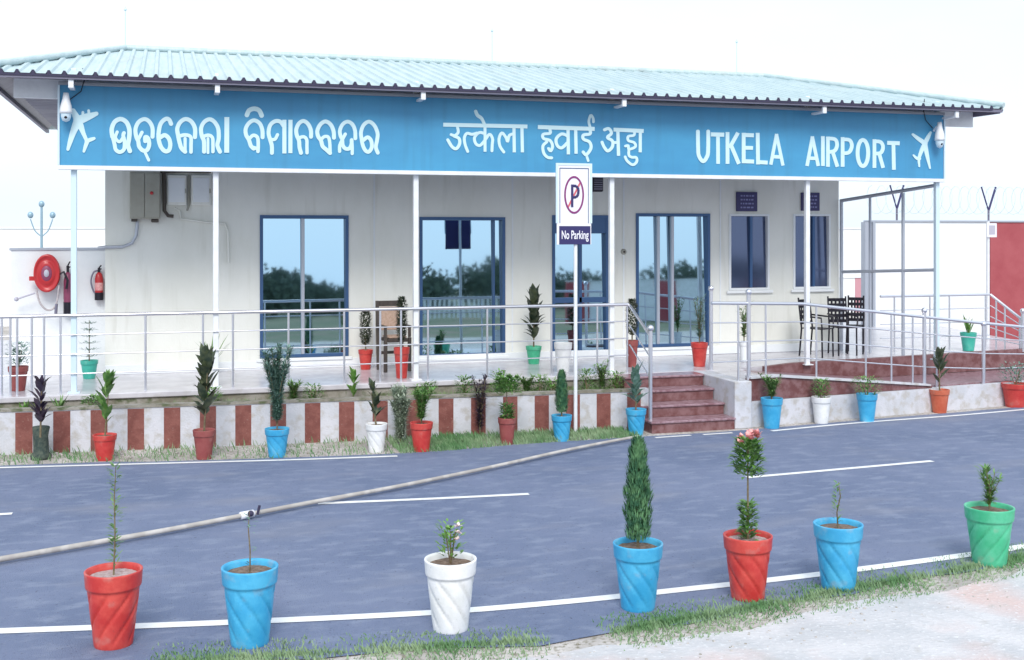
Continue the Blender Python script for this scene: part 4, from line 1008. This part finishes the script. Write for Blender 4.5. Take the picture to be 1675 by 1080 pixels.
wp = ['at the far left of the planter bed', 'in the bed left of the first post', 'in the bed behind the leftmost red pot', 'in the bed behind the brick coloured pot', 'right of the feathery shrub in the bed', 'close behind the blue pot of the feathery shrub', 'in the bed left of the small white pot', 'behind the bright red pot in the bed', 'left of the dark branching shrub in the bed', 'behind the brick red pot with green crown', 'left of the small cypress in the bed', 'just left of the small cypress in the bed', 'touching the small cypress in the bed', 'right of the parking sign pole in the bed', 'under the fourth white post in the bed', 'at the steps end of the bed']
for i, (u, vb, vt, kd) in enumerate(weeds):
    Yb = 14.62 if u < 500 else 14.5
    rooted('weed', wl[i] + ' ' + wp[i], 'weed', u, vb, vt, 15, kd, M_weed if i % 3 else M_leafb, z=.44, Y=Yb, dens=.9 if kd != 'blades' else .5, group='weeds in the planter bed')
# grass (uncountable)
def grass(name, fn, n, m, hmin, hmax, label):
    b = MB()
    for i in range(n):
        x, y, k = fn()
        if k <= 0: continue
        a = rnd(0, 6.28); hh = rnd(hmin, hmax) * k; wv = rnd(.003, .006); dx, dy = math.cos(a) * hh * .5, math.sin(a) * hh * .5
        b.mesh([(x - wv, y, .005), (x + wv, y, .005), (x + dx * .5 + wv * .6, y + dy * .5, hh * .65), (x + dx, y + dy, hh)], [(0, 1, 2), (0, 2, 3)])
    return tag(b.build(name, m), label, 'grass', kind='stuff')
def g_near():
    u = random.choice((rnd(-20, 900), rnd(990, 1750), rnd(990, 1750)))
    x = onZ(u, yv(u)).x; off = rnd(-1, 1)
    c = math.sin(x * 4.3) * .5 + math.sin(x * 9.7 + 1) * .3 + rnd(-.5, .5) + (.15 if (u < 880 and u > 330) or u > 1030 else .15 - min(1.2, min(abs(u - 880), abs(u - 1030), abs(u - 330) * .4) * .02))
    return x, yat(N_, x) + off * abs(off) * .33 + .02 , (1 if c > -.35 else 0) * (1 - .5 * abs(off)) * (1 if rnd(0, 1) < 1.1 - abs(off) * .6 else 0)
def yv(u):
    for a, c in zip(near_px, near_px[1:]):
        if a[0] <= u <= c[0]: return a[1] + (c[1] - a[1]) * (u - a[0]) / (c[0] - a[0])
    return near_px[0][1] if u < 0 else near_px[-1][1] - (u - 1675) * .19
grass('grass', g_near, 21000, M_grass, .02, .065, 'scruffy green grass along the near road edge')
def g_far():
    u = rnd(655, 1040) if random.random() < .86 else rnd(-20, 655); p = onZ(u, 742 if u < 700 else 742 - (u - 700) * .085); x = p.x
    yw = W0.y + (x - W0.x) * (W1.y - W0.y) / (W1.x - W0.x)
    y = yat(F_, x) + (yw - yat(F_, x)) * rnd(-.05, 1) ** 1; c = math.sin(x * 6) * .5 + rnd(-.6, .6) + .5
    return x, y, 1 if c > 0 or u < 655 and c > .6 else 0
grass('grass', g_far, 9000, M_grass, .03, .10, 'patchy grass at the foot of the striped wall')
def g_bed():
    x = rnd(-3, W1.x - .05); yw = W0.y + (x - W0.x) * (W1.y - W0.y) / (W1.x - W0.x)
    return x, rnd(yw + .16, YF - .03), 1
b = MB()
for i in range(3500):
    x, y, k = g_bed()
    if math.sin(x * 2.3) * .6 + rnd(-.7, .7) + (.5 if x > 3.4 else -.35) < 0: continue
    a = rnd(0, 6.28); hh = rnd(.03, .09); b.mesh([(x - .005, y, .435), (x + .005, y, .435), (x + math.cos(a) * hh * .4, y + math.sin(a) * hh * .4, .44 + hh)], [(0, 1, 2)])
tag(b.build('grass', M_weed), 'sparse grass growing in the planter bed', 'grass', kind='stuff')
# small rubble along the verge and the near edge
b = MB()
for i in range(420):
    if i % 2: u = rnd(0, 1050); p = onZ(u, 742 - (u > 700) * (u - 700) * .08 + rnd(-6, 8)); s_ = rnd(.006, .022)
    else: u = rnd(860, 1675); p = onZ(u, yv(u) + rnd(5, 70)); s_ = rnd(.003, .012)
    if p.y > yat(F_, p.x) + .0 or p.y < yat(N_, p.x): b.ball((p.x, p.y, s_ * .4), s_, 6, rnd(.4, .8))
tag(b.build('gravel', M_dirt), 'loose pale stones scattered on the verges', 'gravel', kind='stuff')

# ------------------------------------------------------------------ pipe lying across the road
pp = [(-60, 925), (0, 915), (150, 889), (280, 866), (400, 843), (520, 820), (650, 796), (800, 765), (920, 738), (1000, 722), (1045, 714)]
P = [onZ(u, v, .05) for u, v in pp]; P = [Vector((p.x, p.y, .05)) for p in P]
t = thing('pole', 'long pale bamboo like pole lying slantwise across the road', 'pole', tuple(P[0]) , 0)
b = MB(); Q = [Vector(q) - P[0] for q in interp([tuple(p) for p in P], 4)]; b.tube(Q, [.024 - .007 * i / len(Q) for i in range(len(Q))], 10); b.build('shaft', M_pipe, t)
c = onZ(404, 842, .05) - P[0]; dd = (onZ(420, 839, .05) - onZ(390, 845, .05)).normalized()
b = MB(); b.tube([c - dd * .07, c - dd * .065, c + dd * .065, c + dd * .07], [.024, .034, .034, .024], 12); b.build('collar', M_signw, t)
b = MB(); b.ball(tuple(c + Vector((.03, -.035, .015))), .028, 10); b.tube([c + Vector((.09, -.02, 0)), c + Vector((.11, -.02, .08))], .012, 6); b.build('knot', M_dark, t)

# ------------------------------------------------------------------ no parking sign
YN = 13.78
a = onY(911, 268, YN); c = onY(967, 400, YN); pc_ = onY(943, 400, YN)
t = thing('parking_sign', 'white no parking sign with crossed P on a white pole before the veranda', 'sign', (pc_.x, YN, 0))
x0, x1, z0, z1 = a.x - pc_.x, c.x - pc_.x, c.z, a.z
T('pole', M_white, t, [(0, .035, 0), (0, .035, z1 - .1)], .024, 12)
B('panel', M_signw, t, x0, x1, 0, .012, z0, z1); B('back_plate', M_navy, t, x0 + .002, x1 - .002, .0125, .02, z0, z1 - .002)
b = MB(); f_ = .028
b.box(x0 - .012, x0 + f_ - .012, -.006, .018, z0 + .27, z1 + .01); b.box(x1 - f_ + .012, x1 + .012, -.006, .018, z0 + .27, z1 + .01); b.box(x0 - .012 + f_, x1 + .012 - f_, -.006, .018, z1 - .02, z1 + .01)
b.build('frame', M_trim, t)
b = MB(); b.box(x0 + .035, x0 + .043, -.004, -.0005, z0 + .27, z1 - .05); b.box(x1 - .043, x1 - .035, -.004, -.0005, z0 + .27, z1 - .05); b.box(x0 + .043, x1 - .043, -.004, -.0005, z1 - .06, z1 - .05); b.build('border_line', M_frame, t)
cc = onY(939, 319, YN); cx, cz = cc.x - pc_.x, cc.z; rx, rz = 17.2 * dist(cc) / FPX, 31 * dist(cc) / FPX
def ringm(rx, rz, w, y):
    b = MB(); vs = []; n = 48
    for i in range(n):
        a_ = 2 * math.pi * i / n
        for q in (1, 0):
            for yy in (y, -.0003): vs.append((cx + (rx - (0 if q else w)) * math.cos(a_), yy, cz + (rz - (0 if q else w * 1.2)) * math.sin(a_)))
    fs = []
    for i in range(n):
        A, C = 4 * i, 4 * ((i + 1) % n); fs += [(A, C, C + 2, A + 2), (A, A + 1, C + 1, C), (A + 2, C + 2, C + 3, A + 3)]
    b.mesh(vs, fs); return b
ringm(rx, rz, .022, -.005).build('ring', M_maroonp, t)
b = MB(); dx, dz_ = rx * .68, rz * .68
b.mesh([(cx - dx - .008, -.0045, cz - dz_), (cx - dx + .012, -.0045, cz - dz_ - .012), (cx + dx + .008, -.0045, cz + dz_), (cx + dx - .012, -.0045, cz + dz_ + .012)], [(0, 1, 2, 3)]); b.build('slash', M_signred, t)
b = MB(); u_ = rx / 17.2
def zb_(x0_, x1_, z0_, z1_): b.box(cx + x0_ * u_, cx + x1_ * u_, -.008, -.0052, cz + z0_ * u_, cz + z1_ * u_)
zb_(-5.5, -1.5, -20, 17)
P = [(-1.5, 15), (4, 14.5), (7.5, 9), (7, 1), (3.5, -3.5), (-1.5, -4)]
for (p, q) in zip(P, P[1:]):
    b.tube([(cx + p[0] * u_, -.0062, cz + p[1] * u_), (cx + q[0] * u_, -.0062, cz + q[1] * u_)], 2.1 * u_, 8)
b.v = [(x, max(min(y, -.0052), -.0085), z) for x, y, z in b.v]
b.build('letter', M_navy, t)
k = dist(c) / FPX
B('caption_plate', M_navy, t, x0 + .03, x1 - .012, -.005, -.0006, z0 + .0, z0 + 30 * k)
cu = bpy.data.curves.new('caption', 'FONT'); cu.body = 'No Parking'; cu.size = .105; cu.extrude = .002; cu.align_x = 'CENTER'; cu.align_y = 'CENTER'; cu.offset = .0015
fo = bpy.data.objects.new('caption_tmp', cu); COL.objects.link(fo); bpy.context.view_layer.update()
me = bpy.data.meshes.new_from_object(fo.evaluated_get(bpy.context.evaluated_depsgraph_get())); bpy.data.objects.remove(fo)
me.materials.clear(); me.materials.append(M_signw); wx = max(v.co.x for v in me.vertices) - min(v.co.x for v in me.vertices); s_ = (x1 - x0 - .10) / wx
o = bpy.data.objects.new('caption', me); COL.objects.link(o); o.parent = t; o.rotation_euler = (R(90), 0, 0); o.scale = (s_, 1.45, 1); o.location = ((x0 + x1) / 2 + .009, -.008, z0 + 15 * k)

# ------------------------------------------------------------------ chairs
a = onY(640, 598, 16.3); kk = dist(a) / FPX; w2 = 20 * kk
t = thing('chair', 'dark wooden chair with a tan back panel between the clipped plants', 'chair', (a.x, 16.1, ZP), R(6))
for sx in (-1, 1):
    b = MB(); b.box(sx * w2 - .022, sx * w2 + .022, -.2, -.15, 0, .48, bev=.004); b.build('leg', M_wood, t)
    b = MB(); b.hexa([(sx * w2 - .022, .15, 0), (sx * w2 + .022, .15, 0), (sx * w2 + .022, .2, 0), (sx * w2 - .022, .2, 0), (sx * w2 - .022, .22, .98), (sx * w2 + .022, .22, .98), (sx * w2 + .022, .26, .98), (sx * w2 - .022, .26, .98)]); b.build('leg', M_wood, t)
    B('armrest', M_wood, t, sx * w2 - .025, sx * w2 + .025, -.2, .17, .62, .65, bev=.006); B('arm_support', M_wood, t, sx * w2 - .018, sx * w2 + .018, -.19, -.155, .485, .619)
B('seat', M_wood, t, -w2 + .025, w2 - .025, -.21, .14, .42, .47, bev=.01); B('cushion', M_tan, t, -w2 + .04, w2 - .04, -.2, .13, .471, .5, bev=.012)
B('top_rail', M_wood, t, -w2 + .023, w2 - .023, .205, .24, .90, .98, bev=.006); B('backrest', M_tan, t, -w2 + .03, w2 - .03, .195, .215, .56, .895, bev=.006)
B('cross_rail', M_wood, t, -w2 + .025, w2 - .025, .17, .2, .22, .26)
def slat_chair(x, y, rz, label, w2=.2, hb=.92):
    t = thing('chair', label, 'chair', (x, y, ZP), rz, 'black metal chairs at the right end of the veranda')
    for sx in (-1, 1):
        T('leg', M_black, t, [(sx * w2, -.2, 0), (sx * w2, -.19, .44)], .014, 8); T('leg', M_black, t, [(sx * w2, .22, 0), (sx * w2, .18, .44), (sx * w2, .24, hb)], .014, 8)
        T('armrest', M_black, t, [(sx * w2 * 1.12, .2, .64), (sx * w2 * 1.12, -.19, .62), (sx * w2 * 1.05, -.2, .44)], .014, 8)
    b = MB()
    for k in range(7): yy = -.19 + k * .055; b.box(-w2, w2, yy, yy + .034, .435, .45)
    b.build('seat', M_black, t)
    b = MB()
    for k in range(5): zz = .5 + k * .085; b.box(-w2, w2, .195 + k * .008, .21 + k * .008, zz, zz + .05)
    for k in range(4): xx = -w2 + .04 + k * (2 * w2 - .1) / 3; b.box(xx, xx + .03, .212, .222, .5, hb - .03)
    b.build('backrest', M_black, t)
p = onY(1337, 575, 15.95); slat_chair(p.x + .02, 16.0, R(25), 'black slatted metal chair just right of the fifth post', .15)
p = onY(1390, 575, 15.9); slat_chair(p.x, 16.1, R(-10), 'black slatted metal chair in the middle by the screen frame', .15)
p = onY(1413, 575, 15.9); slat_chair(p.x + .08, 16.25, R(-35), 'black slatted metal chair farthest right by the screen frame', .12)

# ------------------------------------------------------------------ what the glazing mirrors, behind the photographer
fn = thing('picket_fence', 'white picket fence mirrored in the second glazed bay', 'fence', (11.6, -25, 0))
for k in range(28):
    b = MB(); x = k * .26; b.prism([(x, 0), (x + .12, 0), (x + .12, .03), (x, .03)], 0.1, 1.15); b.mesh([(x, 0, 1.15), (x + .12, 0, 1.15), (x + .12, .03, 1.15), (x, .03, 1.15), (x + .06, .015, 1.28)], [(0, 1, 4), (1, 2, 4), (2, 3, 4), (3, 0, 4)]); b.build('picket', M_wht, fn)
B('fence_rail', M_wht, fn, 0, 7.3, -.04, -.002, .5, .58)
bwall('boundary_wall', 'red and white panelled wall mirrored in the right hand glazing', 17.5, 60, -16, 1.9, [M_redwall, M_wht, M_wht, M_wht], 0, 1.1)
# distant belt of scrub and trees, read as one mass in the reflections
b = MB()
for i in range(150):
    x = rnd(-40, 48); y = rnd(-52, -40); r0 = rnd(.9, 1.9); hz = 2.0 + 1.0 * math.sin(x * .35) + .6 * math.sin(x * .9) + rnd(-.5, .7)
    for k in range(260):
        v = Vector((rnd(-1, 1), rnd(-1, 1), rnd(-1, 1))); v = v.normalized() * r0 * rnd(.3, 1.05)
        q = (x + v.x, y + v.y, max(.05, hz * rnd(.3, .95) + v.z * .55)); L_ = rnd(.18, .38); a = rnd(0, 6.28)
        b.q(q, (q[0] + math.cos(a) * L_, q[1], q[2] + math.sin(a) * L_), (q[0] + math.cos(a + 1.3) * L_, q[1] + rnd(-.2, .2), q[2] + math.sin(a + 1.3) * L_))
    b.tube([(x, y, 0), (x, y, max(hz * .8, .5))], [.1, .05], 5)
tag(b.build('far_wood', M_tree), 'belt of scrub and trees across the field, mirrored in the windows', 'wood', kind='stuff')
